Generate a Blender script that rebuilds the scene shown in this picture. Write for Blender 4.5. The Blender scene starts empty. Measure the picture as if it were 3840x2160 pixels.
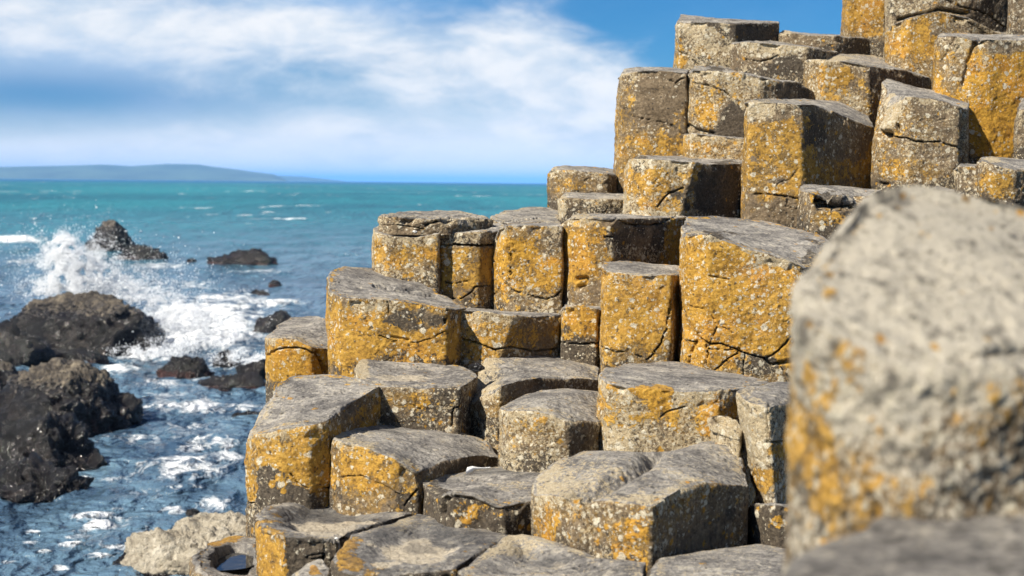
import bpy, math, random
import numpy as np
from mathutils import Matrix, Vector

random.seed(7)
rng = np.random.default_rng(11)
sc = bpy.context.scene
COL = sc.collection
R = math.radians

# ------------------------------------------------------------------ camera
EYE = 3.2                       # eye height over the sea
FPX = 3840 * 50 / 36            # focal length in photo pixels
PITCH = math.atan((1080 - 685.5) / FPX)
ROLL = 0.0091
RM = (Matrix.Rotation(math.pi / 2 - PITCH, 3, 'X') @ Matrix.Rotation(ROLL, 3, 'Z'))
RN = np.array(RM)
cam_d = bpy.data.cameras.new('camera')
cam = bpy.data.objects.new('camera', cam_d)
COL.objects.link(cam)
cam.location = (0, 0, EYE)
cam.rotation_euler = RM.to_euler()
cam_d.lens = 50
cam_d.sensor_width = 36
cam_d.clip_start = 0.05
cam_d.clip_end = 200000
cam_d.dof.use_dof = True
cam_d.dof.focus_distance = 5.9
cam_d.dof.aperture_fstop = 4.5
sc.camera = cam

REG = {'1': (900, 1200, 1100 / 1660), '2': (1900, 1200, 1100 / 1660), '3': (1200, 600, 1000 / 1811),
       '4': (2000, 600, 1100 / 1771), '5': (2200, 0, 900 / 1630), '6': (2940, 0, 900 / 1630),
       '7': (0, 780, 1100 / 1155), '8': (2800, 660, 1040 / 1005)}


def spx(reg, x, y):
    ox, oy, s = REG[reg]
    return ox + x * s, oy + y * s


def ray(X, Y):
    c = np.array([(X - 1920) / FPX, -(Y - 1080) / FPX, -1.0])
    return RN @ c


def at(reg, x, y, D):           # the point seen there, D metres ahead
    r = ray(*spx(reg, x, y))
    p = r * (D / r[1])
    p[2] += EYE
    return p


def sea_at(reg, x, y, z=0.0):
    r = ray(*spx(reg, x, y))
    k = (z - EYE) / r[2]
    p = r * k
    p[2] += EYE
    return p


def project(P):                 # world -> photo pixels
    q = P - np.array([0, 0, EYE])
    c = q @ RN                  # RN^T q
    w = np.maximum(-c[..., 2], 1e-6)
    return 1920 + FPX * c[..., 0] / w, 1080 - FPX * c[..., 1] / w


# ------------------------------------------------------------------ noise
_perm = rng.permutation(256).astype(np.int32)
_perm = np.concatenate([_perm, _perm, _perm])
_g = rng.normal(size=(256, 3))
_g /= np.linalg.norm(_g, axis=1)[:, None]
_g = (_g * 1.6).astype(np.float32)


def perlin(P):
    P = P.astype(np.float32)
    i = np.floor(P).astype(np.int32)
    f = P - i
    i &= 255
    u = f * f * f * (f * (f * 6 - 15) + 10)
    out = 0
    for dx in (0, 1):
        for dy in (0, 1):
            a = _perm[_perm[i[:, 0] + dx] + i[:, 1] + dy]
            for dz in (0, 1):
                g = _g[_perm[a + i[:, 2] + dz]]
                d = g[:, 0] * (f[:, 0] - dx) + g[:, 1] * (f[:, 1] - dy) + g[:, 2] * (f[:, 2] - dz)
                w = (u[:, 0] if dx else 1 - u[:, 0]) * (u[:, 1] if dy else 1 - u[:, 1]) * (u[:, 2] if dz else 1 - u[:, 2])
                out = out + d * w
    return out


def fbm(P, sc_, octs=3, gain=.5, lac=2.03):
    a, o, t = 1.0, 0, 0
    for k in range(octs):
        o = o + a * perlin(P * sc_ + 17.3 * k + 60)
        t += a
        a *= gain
        sc_ *= lac
    return o


def sstep(a, b, x):
    t = np.clip((x - a) / (b - a), 0, 1)
    return t * t * (3 - 2 * t)


# ------------------------------------------------------------------ mesh helper
def make_mesh(name, V, quads=None, tris=None, mat=None, smooth=True, attrs=None, ngons=None):
    me = bpy.data.meshes.new(name)
    V = np.asarray(V, dtype=np.float32)
    loops, starts, n = [], [], 0
    for F, k in ((quads, 4), (tris, 3)):
        if F is not None and len(F):
            F = np.asarray(F, dtype=np.int32)
            loops.append(F.ravel())
            starts.append(n + np.arange(len(F), dtype=np.int32) * k)
            n += F.size
    for g in ngons or ():
        g = np.asarray(g, dtype=np.int32)
        loops.append(g)
        starts.append(np.array([n], dtype=np.int32))
        n += len(g)
    loops = np.concatenate(loops)
    starts = np.concatenate(starts)
    me.vertices.add(len(V))
    me.vertices.foreach_set('co', V.ravel())
    me.loops.add(len(loops))
    me.loops.foreach_set('vertex_index', loops)
    me.polygons.add(len(starts))
    me.polygons.foreach_set('loop_start', starts)
    me.update(calc_edges=True)
    me.polygons.foreach_set('use_smooth', np.full(len(starts), smooth))
    for an, arr in (attrs or {}).items():
        a = me.attributes.new(an, 'FLOAT_COLOR', 'POINT')
        c = np.ones((len(V), 4), dtype=np.float32)
        c[:, :arr.shape[1]] = arr
        a.data.foreach_set('color', c.ravel())
    me.validate()
    if mat:
        me.materials.append(mat)
    return me


def link(name, me, loc=(0, 0, 0), parent=None, label=None, cat=None, group=None, kind=None):
    o = bpy.data.objects.new(name, me)
    COL.objects.link(o)
    o.location = loc
    if parent:
        o.parent = parent
    if label:
        o['label'] = label
    if cat:
        o['category'] = cat
    if group:
        o['group'] = group
    if kind:
        o['kind'] = kind
    return o


# ------------------------------------------------------------------ node helper
class NT:
    def __init__(s, tree):
        s.t = tree
        s.n = tree.nodes
        s.l = tree.links

    def put(s, sock, v):
        if isinstance(v, bpy.types.NodeSocket):
            s.l.new(v, sock)
        elif v is not None:
            try:
                sock.default_value = v
            except Exception:
                sock.default_value = (*v, 1)

    def m(s, op, a, b=None, c=None, clamp=False):
        n = s.n.new('ShaderNodeMath')
        n.operation = op
        n.use_clamp = clamp
        for k, v in enumerate((a, b, c)):
            s.put(n.inputs[k], v)
        return n.outputs[0]

    def vm(s, op, a, b=None, scale=None):
        n = s.n.new('ShaderNodeVectorMath')
        n.operation = op
        s.put(n.inputs[0], a)
        if b is not None:
            s.put(n.inputs[1], b)
        if scale is not None:
            s.put(n.inputs['Scale'], scale)
        return n.outputs['Value'] if op in ('LENGTH', 'DOT_PRODUCT', 'DISTANCE') else n.outputs[0]

    def noise(s, vec, scale, detail=4, rough=.55, dist=0, color=False):
        n = s.n.new('ShaderNodeTexNoise')
        s.put(n.inputs['Vector'], vec)
        s.put(n.inputs['Scale'], scale)
        n.inputs['Detail'].default_value = detail
        n.inputs['Roughness'].default_value = rough
        n.inputs['Distortion'].default_value = dist
        return n.outputs['Color'] if color else n.outputs['Fac']

    def voro(s, vec, scale, feature='F1'):
        n = s.n.new('ShaderNodeTexVoronoi')
        n.feature = feature
        s.put(n.inputs['Vector'], vec)
        s.put(n.inputs['Scale'], scale)
        return n.outputs['Distance'], n.outputs.get('Color')

    def step(s, x, a, b, lo=0., hi=1.):
        n = s.n.new('ShaderNodeMapRange')
        n.interpolation_type = 'SMOOTHSTEP'
        s.put(n.inputs['Value'], x)
        for k, v in (('From Min', a), ('From Max', b), ('To Min', lo), ('To Max', hi)):
            s.put(n.inputs[k], v)
        return n.outputs[0]

    def mix(s, f, a, b, mode='MIX'):
        n = s.n.new('ShaderNodeMix')
        n.data_type = 'RGBA'
        n.blend_type = mode
        s.put(n.inputs[0], f)
        for k, v in ((6, a), (7, b)):
            if isinstance(v, (tuple, list)):
                v = (*v[:3], 1)
            s.put(n.inputs[k], v)
        return n.outputs[2]

    def ramp(s, f, stops):
        n = s.n.new('ShaderNodeValToRGB')
        e = n.color_ramp.elements
        while len(e) < len(stops):
            e.new(.5)
        for k, (p, c) in enumerate(stops):
            e[k].position = p
            e[k].color = (*c, 1)
        s.put(n.inputs[0], f)
        return n.outputs[0]

    def attr(s, name):
        n = s.n.new('ShaderNodeAttribute')
        n.attribute_name = name
        x = s.n.new('ShaderNodeSeparateColor')
        s.l.new(n.outputs['Color'], x.inputs[0])
        return x.outputs

    def pos(s):
        return s.n.new('ShaderNodeNewGeometry').outputs['Position']

    def bump(s, h, strength, dist, prev=None):
        n = s.n.new('ShaderNodeBump')
        n.inputs['Strength'].default_value = strength
        n.inputs['Distance'].default_value = dist
        s.put(n.inputs['Height'], h)
        if prev:
            s.put(n.inputs['Normal'], prev)
        return n.outputs[0]

    def comb(s, x, y, z):
        n = s.n.new('ShaderNodeCombineXYZ')
        for k, v in enumerate((x, y, z)):
            s.put(n.inputs[k], v)
        return n.outputs[0]


def new_mat(name):
    m = bpy.data.materials.new(name)
    m.use_nodes = True
    t = NT(m.node_tree)
    b = [n for n in t.n if n.type == 'BSDF_PRINCIPLED'][0]
    return m, t, b


# ------------------------------------------------------------------ basalt with lichen
def basalt_material(size=1.):
    m, t, b = new_mat('lichened_basalt')
    p = t.pos() if size == 1 else t.vm('MULTIPLY', t.pos(), (size, size, size * .6))
    yel, pale, bare_shade = t.attr('cov')[:3]
    top, wet, dust = t.attr('wear')[:3]
    warp = t.vm('ADD', p, t.vm('SCALE', t.noise(p, 55, 5, .72, color=True), scale=.034))
    n1 = t.noise(p, 5.0, 5, .6)
    n2 = t.noise(warp, 22, 5, .65)
    n3 = t.noise(p, 95, 4, .7)
    n4 = t.noise(p, 260, 3, .7)
    nb = t.noise(t.vm('ADD', p, (3.7, 9.1, 4.4)), 8.5, 6, .66, .3)
    # stone
    f = t.m('ADD', t.m('MULTIPLY', n2, .45), t.m('MULTIPLY', n3, .55))
    side = t.ramp(f, [(.32, (.050, .038, .026)), (.44, (.130, .094, .057)), (.55, (.205, .152, .094)), (.68, (.32, .25, .165))])
    streakp = t.vm('MULTIPLY', t.vm('ADD', p, t.vm('SCALE', t.noise(p, 9, 2, color=True), scale=.10)), (16, 70, 40))
    ns = t.noise(streakp, 1.0, 5, .7)
    ft = t.m('ADD', t.m('MULTIPLY', ns, .4), t.m('ADD', t.m('MULTIPLY', n1, .3), t.m('MULTIPLY', n3, .3)))
    tcol = t.ramp(ft, [(.36, (.050, .046, .043)), (.45, (.150, .138, .124)), (.53, (.29, .266, .232)), (.63, (.50, .455, .385))])
    nt_ = t.noise(t.vm('ADD', warp, (5.5, .4, 7.7)), 15, 6, .7)
    tcol = t.mix(t.step(nt_, .50, .62, 0, .6), tcol, (.075, .070, .068))
    tcol = t.mix(t.step(nt_, .44, .34, 0, .7), tcol, (.46, .41, .325))
    tmask = t.step(t.m('ADD', top, t.m('MULTIPLY', t.m('SUBTRACT', n2, .5), 1.5)), .3, .7)
    # thin ochre staining in the grain of the sides
    nst = t.noise(t.vm('ADD', p, (1.3, 8.8, 3.1)), 48, 5, .7)
    st = t.step(t.m('ADD', t.m('ADD', t.m('MULTIPLY', t.m('SUBTRACT', nst, .5), 2.2), t.m('MULTIPLY', t.m('SUBTRACT', n1, .5), 1.2)), t.m('SUBTRACT', t.m('MULTIPLY', yel, 1.3), .45)), -.15, .25)
    side = t.mix(t.m('MULTIPLY', st, .75), side, t.ramp(n3, [(.32, (.13, .075, .022)), (.5, (.27, .165, .05)), (.68, (.40, .27, .10))]))
    col = t.mix(tmask, side, tcol)
    # bare dark joint faces, also shade painted on faces turned from the sun
    bm = t.step(t.m('ADD', t.m('MULTIPLY', t.m('SUBTRACT', nb, .5), 2.2), t.m('SUBTRACT', t.m('MULTIPLY', bare_shade, 2.0), 1.0)), -.12, .1)
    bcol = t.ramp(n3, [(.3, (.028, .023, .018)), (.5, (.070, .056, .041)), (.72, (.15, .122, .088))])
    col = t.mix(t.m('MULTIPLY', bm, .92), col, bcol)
    # film of pale crustose lichen
    fp = t.m('ADD', t.m('MULTIPLY', t.m('SUBTRACT', n2, .5), 1.9), t.m('MULTIPLY', t.m('SUBTRACT', n3, .5), 3.0))
    fp = t.m('ADD', fp, t.m('MULTIPLY', t.m('SUBTRACT', n1, .5), 1.0))
    pf = t.step(t.m('ADD', fp, t.m('SUBTRACT', t.m('MULTIPLY', pale, 1.35), 1.02)), -.10, .22)
    pcol = t.ramp(n4, [(.3, (.22, .165, .09)), (.5, (.42, .335, .205)), (.7, (.62, .535, .375))])
    if size > 1:
        pcol = t.ramp(n4, [(.3, (.30, .26, .19)), (.5, (.52, .465, .365)), (.7, (.70, .65, .55))])
    col = t.mix(t.m('MULTIPLY', pf, .86), col, pcol)
    # orange lichen
    fy = t.m('ADD', t.m('MULTIPLY', t.m('SUBTRACT', nb, .5), 2.3), t.m('MULTIPLY', t.m('SUBTRACT', n2, .5), 2.4))
    fy = t.m('ADD', fy, t.m('MULTIPLY', t.m('SUBTRACT', n3, .5), 1.6))
    ym = t.step(t.m('ADD', fy, t.m('SUBTRACT', t.m('MULTIPLY', yel, 2.0), 1.0)), -.08, .1)
    # small round thalli scattered round the big patches
    vd, vc = t.voro(warp, 38)
    vr = t.n.new('ShaderNodeSeparateColor')
    t.l.new(vc, vr.inputs[0])
    rad = t.m('ADD', .16, t.m('MULTIPLY', vr.outputs[1], .3))
    spot = t.m('MULTIPLY', t.step(vd, t.m('ADD', rad, .05), t.m('SUBTRACT', rad, .04)), t.step(vr.outputs[0], t.m('SUBTRACT', .98, t.m('MULTIPLY', yel, .55)), t.m('SUBTRACT', 1.0, t.m('MULTIPLY', yel, .55))))
    ym = t.m('MAXIMUM', ym, spot)
    nf2 = t.noise(t.vm('ADD', p, (8.3, 1.7, 2.9)), 42, 5, .68)
    fl_ = t.m('ADD', t.m('MULTIPLY', t.m('SUBTRACT', nf2, .5), 3.2), t.m('MULTIPLY', t.m('SUBTRACT', nb, .5), 1.2))
    ym2 = t.m('MULTIPLY', t.step(t.m('ADD', fl_, t.m('SUBTRACT', t.m('MULTIPLY', yel, 1.5), 1.02)), -.06, .12), t.step(yel, .06, .2))
    ym = t.m('MAXIMUM', ym, t.m('MULTIPLY', ym2, .9))
    ycol = t.ramp(t.m('ADD', t.m('MULTIPLY', n3, .5), t.m('MULTIPLY', n2, .5)), [(.34, (.095, .053, .018)), (.42, (.255, .134, .022)), (.50, (.445, .234, .026)), (.60, (.57, .32, .042)), (.72, (.62, .42, .13))])
    ycol = t.mix(t.m('MULTIPLY', t.step(n1, .5, .7), .55), ycol, (.54, .22, .014))
    rnd = t.n.new('ShaderNodeObjectInfo').outputs['Random']
    ycol = t.mix(t.m('MULTIPLY', rnd, .38), ycol, t.ramp(n2, [(.35, (.16, .095, .03)), (.65, (.40, .26, .085))]))
    ycol = t.mix(t.step(n4, .42, .3), ycol, (.10, .06, .02))
    col = t.mix(t.m('MULTIPLY', ym, .9), col, ycol)
    # pale rosettes growing over everything
    wm = None
    for sc_, k, r0 in ((30, .55, .22), (58, .72, .22), (115, .36, .25)):
        vd, vc = t.voro(t.vm('ADD', warp, (sc_ * .37, 2.2, 5.1)), sc_)
        vr = t.n.new('ShaderNodeSeparateColor')
        t.l.new(vc, vr.inputs[0])
        rad = t.m('ADD', r0 - .06, t.m('MULTIPLY', vr.outputs[2], .26))
        th = t.m('SUBTRACT', 1.0, t.m('MULTIPLY', pale, k))
        s_ = t.m('MULTIPLY', t.step(vd, t.m('ADD', rad, .04), t.m('SUBTRACT', rad, .04)),
                 t.step(t.m('ADD', vr.outputs[0], t.m('MULTIPLY', t.m('SUBTRACT', n1, .5), 1.5)), t.m('SUBTRACT', th, .02), th))
        wm = s_ if wm is None else t.m('MAXIMUM', wm, s_)
    wm = t.m('MULTIPLY', wm, t.m('SUBTRACT', 1.0, t.m('MULTIPLY', top, .75)))
    wcol = t.ramp(n4, [(.3, (.34, .29, .20)), (.52, (.58, .52, .39)), (.7, (.72, .67, .55))])
    col = t.mix(t.m('MULTIPLY', wm, .88), col, wcol)
    if size > 1:
        col = t.mix(t.step(t.noise(t.vm('ADD', p, (2., 6., 1.)), 15, 5, .62), .53, .66, 0, .72), col, (.05, .045, .04))
    # dark specks and pits
    vd, vc = t.voro(t.vm('ADD', warp, (1.1, 7.2, 3.3)), 52)
    vr = t.n.new('ShaderNodeSeparateColor')
    t.l.new(vc, vr.inputs[0])
    dk = t.m('MULTIPLY', t.step(vd, .34, .22), t.step(vr.outputs[0], .80, .84))
    col = t.mix(t.m('MULTIPLY', dk, .75), col, (.035, .032, .03))
    # silt dried in hollows, wet stone
    col = t.mix(t.m('MULTIPLY', t.step(t.m('ADD', t.m('MULTIPLY', t.m('SUBTRACT', n2, .5), 1.2), dust), .35, .75), .85), col, t.ramp(n3, [(.3, (.34, .285, .20)), (.7, (.56, .48, .36))]))
    col = t.mix(t.m('MULTIPLY', wet, .72), col, (.03, .033, .038))
    b.inputs['Roughness'].default_value = .88
    t.put(b.inputs['Roughness'], t.m('SUBTRACT', .9, t.m('MULTIPLY', wet, .45)))
    b.inputs['Specular IOR Level'].default_value = .25
    t.put(b.inputs['Base Color'], col)
    h = t.m('ADD', t.m('MULTIPLY', n3, .55), t.m('MULTIPLY', n4, .3))
    h = t.m('ADD', h, t.m('MULTIPLY', ym, .10))
    h = t.m('ADD', h, t.m('MULTIPLY', wm, .07))
    h = t.m('SUBTRACT', h, t.m('MULTIPLY', dk, .12))
    nr = t.bump(h, .9, .016)
    nr = t.bump(ns, t_top_bump, .012, nr)
    t.put(b.inputs['Normal'], nr)
    return m


t_top_bump = .35
BASALT = basalt_material()
NEAR_BASALT = basalt_material(1.9)

# ------------------------------------------------------------------ columns
NCOL = 0


def column(name, label, reg, D, pts, ybot, yel=.5, pale=.4, bare_shade=.2, dome=0., bowl=None, fillet=.012, cr=.010,
           amp=1., cracks=(), chips=(), patches=(), extra=1.3, lean=(0, 0), top_yel=0., top_pale=.34, group=None, cat='rock column', mat=None, grow=.007,
           keep_bottom=False, ydrop=.03, rim_pale=.3, rough=1.):
    """One basalt column: its rim goes round left - front - right - back, then the sides fall to ybot and on below ground."""
    global NCOL
    NCOL += 1
    s = REG[reg][2]
    W = np.array([at(reg, q[0], q[1], D + q[2]) for q in pts])
    B = np.array([(q[3] * s * D / FPX if len(q) > 3 else 0.) for q in pts])
    fillet *= .5 if mat is None else 1
    cr *= .5
    front = [k for k, q in enumerate(pts) if q[2] <= max(.15, min(v[2] for v in pts) + .1)]
    yf = np.mean([pts[k][1] for k in front])
    zb = at(reg, pts[front[0]][0], ybot, D)[2]
    # uniform fine resample
    n = len(W)
    seg = np.linalg.norm(np.diff(np.vstack([W, W[:1]])[:, :2], axis=0), axis=1)
    cum = np.concatenate([[0], np.cumsum(seg)])
    L = cum[-1]
    N = max(400, int(L / .002))
    u = np.arange(N) / N * L
    Wc = np.vstack([W, W[:1]])
    P = np.stack([np.interp(u, cum, Wc[:, k]) for k in range(3)], 1)
    bx = np.interp(u, cum, np.append(B, B[0]))
    # circular smoothing rounds the vertical edges
    fr = np.fft.fftfreq(N, d=L / N)

    def smooth(a, sig):
        g = np.exp(-2 * (math.pi * fr * sig) ** 2)
        return np.real(np.fft.ifft(np.fft.fft(a) * g))
    ctr = np.array([smooth(P[:, 0], 1e3)[0], smooth(P[:, 1], 1e3)[0]])
    P[:, 0] = smooth(P[:, 0], cr)
    P[:, 1] = smooth(P[:, 1], cr)
    P[:, 2] = smooth(P[:, 2], cr * 1.2)
    bx = smooth(bx, .03)
    tan = np.roll(P, -3, 0) - np.roll(P, 3, 0)
    nrm = np.stack([tan[:, 1], -tan[:, 0]], 1)
    nrm /= np.linalg.norm(nrm, axis=1)[:, None] + 1e-9
    P[:, :2] += nrm * grow
    vis = (nrm * P[:, :2]).sum(1) / np.linalg.norm(P[:, :2], axis=1) < .25
    px = D / FPX * 3.75
    sp = max(px * 1.15, .0018)
    den = np.where(vis, 1 / sp, 1 / .03)
    cd = np.concatenate([[0], np.cumsum(den * L / N)])
    nu = int(cd[-1])
    idx = np.searchsorted(cd, np.arange(nu) + .5) - 1
    idx = np.unique(np.clip(idx, 0, N - 1))
    nu = len(idx)
    P = P[idx]
    bx = bx[idx]
    rim = P[:, :2]
    zr = P[:, 2]
    inward = ctr - rim
    inward /= np.linalg.norm(inward, axis=1)[:, None]
    # fillet radius wanders, with some broken bites
    q3 = np.column_stack([rim, zr])
    rn = fbm(q3 + NCOL * 3.1, 9, 3)
    r = fillet * (1 + 1.3 * np.clip(rn, -.55, 1.2)) + .022 * sstep(.4, .8, fbm(q3 + NCOL * 7.7, 6, 3))
    if mat:
        r = fillet * (1 + .25 * rn)
    r = np.clip(r, .003, .09)
    hd = max(.05, np.max(zr) - zb)
    rows = []
    V = []
    meta = []   # top mask
    near = []
    depth = []
    low = zb - extra
    # side rows from bottom up
    if not keep_bottom:
        for k in range(5):
            z = low + (zb - low) * k / 5
            f = 1 + (zb - z) / hd
            V.append(np.column_stack([rim[:, 0] + bx + lean[0] * (zb - z), rim[:, 1] + lean[1] * (zb - z), np.full(nu, z)]))
            meta.append(np.zeros(nu))
    nv = max(8, int(hd / sp))
    for k in range(nv + 1):
        f = k / nv
        z = zb + (zr - r - zb) * f
        V.append(np.column_stack([rim[:, 0] + bx * (1 - f) + lean[0] * (1 - f) * hd, rim[:, 1] + lean[1] * (1 - f) * hd, z]))
        meta.append(np.zeros(nu))
    nf = max(5, int(fillet * 2 / sp))
    for k in range(1, nf + 1):
        a = math.pi / 2 * k / nf
        V.append(np.column_stack([rim + inward * (r * (1 - math.cos(a)))[:, None], zr - r * (1 - math.sin(a))]))
        meta.append(np.full(nu, sstep(.25, .8, k / nf)))
    rin = rim + inward * r[:, None]
    A = np.column_stack([rim, np.ones(nu)])
    w = np.gradient(np.append(idx, idx[0] + N))[:nu] if nu > 3 else np.ones(nu)
    w = np.clip(w, .2, 60) ** .5
    co = np.linalg.lstsq(A * w[:, None], zr * w, rcond=None)[0]
    nt = int(min(70, max(22, .28 / sp)))
    for k in range(1, nt + 1):
        t = (k / (nt + .0)) * .985
        xy = ctr + (rin - ctr) * (1 - t)
        pl = xy @ co[:2] + co[2]
        res = zr - (rim @ co[:2] + co[2])
        z = pl + res * (1 - t) ** 1.6 + dome * (1 - (1 - t) ** 2)
        if bowl:
            z = z - bowl[0] * sstep(bowl[1], bowl[2], t)
        V.append(np.column_stack([xy, z]))
        meta.append(np.ones(nu))
        near.append((nv + 1 + nf + k, t))
    G = np.array(V)                     # rows x nu x 3
    top = np.array(meta)
    # normals on the grid
    du = np.roll(G, -1, 1) - np.roll(G, 1, 1)
    dv = np.gradient(G, axis=0)
    nr = np.cross(du, dv)
    nr /= np.linalg.norm(nr, axis=2)[..., None] + 1e-12
    F = G.reshape(-1, 3)
    nf_ = nr.reshape(-1, 3)
    tm = top.reshape(-1)
    off = NCOL * 5.37
    fade = 1 - .45 * tm
    d1 = fbm(F + off, 3.2, 2) * .010
    d2 = fbm(F + off, 12, 3, .5) * .0045
    d3 = fbm(F + off, 55, 2, .6) * .0024
    rid = 1 - np.abs(fbm(F * np.array([1, 1, 1.5]) + off + 31, 6.5, 2)) * 2.2
    d4 = -.007 * sstep(.93, 1.0, rid) * (1 - .6 * tm) * sstep(.2, .5, fbm(F + off + 9, 2.4, 1))
    disp = (d1 * fade + d2 * fade * rough + d3 * rough + d4) * amp
    # flakes off the upper edge
    dz = (np.tile(zr, G.shape[0]) - F[:, 2])
    edge = np.exp(-(dz / .05) ** 2) * (1 - tm)
    fl = sstep(.18, .5, fbm(F + off + 50, 7, 3)) * .016 * rough * (0 if mat else 1)
    disp = disp - fl * edge
    F = F + nf_ * disp[:, None]
    for c3 in chips:                    # broken facets
        a, b_, c_ = [at(reg, q[0], q[1], D + q[2]) for q in c3[:3]]
        pn = np.cross(b_ - a, c_ - a)
        pn /= np.linalg.norm(pn)
        cc = np.array([ctr[0], ctr[1], zr.mean() - .25])
        if (cc - a) @ pn > 0:
            pn = -pn
        sd = (F - a) @ pn - fbm(F + off, 8, 3) * .012 - fbm(F + off, 30, 2) * .004
        F = F - pn * np.maximum(sd, 0)[:, None]
    X, Y = project(F)
    ox, oy, _ = REG[reg]
    rx, ry = (X - ox) / s, (Y - oy) / s
    toward = (nf_ * (F - np.array([0, 0, EYE]))).sum(1) < 0
    for cr_ in cracks:
        pl, wd, dp = cr_
        dist = np.full(len(F), 1e9)
        jit = fbm(F + off, 26, 2) * 5 / s * .6
        for (x0, y0), (x1, y1) in zip(pl[:-1], pl[1:]):
            vx, vy = x1 - x0, y1 - y0
            tt = np.clip(((rx - x0) * vx + (ry - y0) * vy) / (vx * vx + vy * vy), 0, 1)
            dist = np.minimum(dist, np.hypot(rx + jit - x0 - tt * vx, ry + jit - y0 - tt * vy))
        g = (sstep(1.15, .35, dist / (wd * .8)) if wd < 8 else np.exp(-(dist / wd) ** 2)) * toward
        F = F - nf_ * (g * dp * (2.6 if wd < 8 else 1.6))[:, None]
    # where lichen, dirt and bare joints lie, plus painted shade and a darker foot
    cov = np.zeros((len(F), 3))
    big = fbm(F + off + 5, 2.2, 2)
    vfrac = sstep(0, ydrop + .06, dz)
    cov[:, 0] = np.where(tm > .5, top_yel, yel * (.62 + .38 * vfrac) + .16 * big)
    cov[:, 1] = np.where(tm > .5, top_pale, pale + .8 * rim_pale * np.exp(-(dz / .045) ** 2) - .12 * big)
    rimd = np.full(G.shape[0], 9.)
    for (_, t_), row in zip(near, range(G.shape[0] - len(near), G.shape[0])):
        rimd[row] = t_ * .25
    creep = np.repeat(np.exp(-(rimd / .035) ** 2), nu)
    cov[:, 0] += creep * .6 * yel
    cov[:, 1] += creep * .35
    bt = sstep(.16, 0, F[:, 2] - zb) if ybot else 0
    cov[:, 2] = np.where(tm > .5, .12, bare_shade + .35 * bt * (0 if extra < .3 else 1))
    cov[:, 0] *= (1 - .5 * np.where(tm > .5, 0, bt))
    wear = np.zeros((len(F), 3))
    wear[:, 0] = tm
    pn_ = fbm(F + off + 3, 9, 4, .6)
    for (ch, cx, cy, ex, ey, am) in patches:
        q = np.hypot((rx - cx) / ex, (ry - cy) / ey)
        q = q * (1 + .55 * pn_)
        g = sstep(1.3, .7, q) * toward * am
        if ch in 'ypb':
            cov[:, 'ypb'.index(ch)] += g
        else:
            wear[:, 'twd'.index(ch)] += g
    cov = np.clip(cov, 0, 1.2)
    wear = np.clip(wear, 0, 1)
    nrow = G.shape[0]
    i = np.arange(nrow - 1)[:, None] * nu + np.arange(nu)[None, :]
    j = np.arange(nrow - 1)[:, None] * nu + (np.arange(nu)[None, :] + 1) % nu
    quads = np.stack([i, j, j + nu, i + nu], -1).reshape(-1, 4)
    last = (nrow - 1) * nu
    cv = F[last:].mean(0)
    F = np.vstack([F, cv])
    cov = np.vstack([cov, cov[last:last + nu].mean(0)])
    wear = np.vstack([wear, wear[last:last + nu].mean(0)])
    k = np.arange(nu)
    tris = np.stack([last + k, last + (k + 1) % nu, np.full(nu, len(F) - 1)], 1)
    base = np.array([ctr[0], ctr[1], F[:, 2].min()])
    me = make_mesh(name, F - base, quads, tris, mat or BASALT, True, {'cov': cov, 'wear': wear}, ngons=[np.arange(nu)[::-1]])
    return link(name, me, base, label=label, cat=cat, group=group, kind='thing')


GRP = 'basalt columns of the causeway'
BC = 'basalt_column'

# terrace with rain hollows, nearest row
column(BC, 'dark weathered column top with a broad silt floored hollow, beside the drop to the sea', '1', 3.95,
       [(80, 1110, .35), (108, 1190, .12), (240, 1222, 0), (400, 1230, 0), (560, 1244, .02), (625, 1200, .15), (850, 1130, .4), (1000, 1088, .55),
        (810, 1035, .75), (640, 995, .85), (480, 1005, .85), (330, 993, .8), (180, 1040, .6)], 1560, .15, .15, .55, grow=-.003, bowl=(.032, .2, .55), fillet=.02,
       patches=[('y', 150, 1300, 100, 190, .55), ('p', 150, 1260, 90, 120, .35), ('d', 500, 1185, 190, 40, 1.), ('w', 480, 1120, 330, 85, .75), ('w', 500, 1190, 200, 42, -.8), ('w', 420, 1230, 220, 25, .3), ('b', 380, 1350, 170, 140, .5)],
       cracks=[([(470, 1245), (480, 1300), (470, 1370)], 5, .012), ([(470, 1255), (600, 1232)], 6, .015)], group=GRP)
column(BC, 'wide dark column top whose round hollow holds a patch of dried tan silt', '1', 3.65,
       [(500, 1350, .12), (560, 1425, .02), (660, 1450, 0), (900, 1440, 0), (1230, 1410, .05), (1400, 1295, .25), (1570, 1212, .5), (1380, 1165, .6), (1150, 1105, .7),
        (1000, 1088, .75), (850, 1135, .6), (612, 1205, .38)], 1600, .25, .2, .4, grow=-.006, bowl=(.026, .25, .65), fillet=.032,
       patches=[('y', 600, 1330, 75, 110, .6), ('y', 690, 1400, 100, 40, .35), ('d', 1000, 1315, 220, 75, .6), ('d', 980, 1330, 150, 50, .5), ('w', 1000, 1290, 400, 150, .6), ('w', 990, 1320, 230, 70, -.75), ('w', 1000, 1300, 85, 26, .75), ('w', 1330, 1220, 220, 50, .3), ('p', 1000, 1150, 180, 40, .3)], group=GRP)
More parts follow.
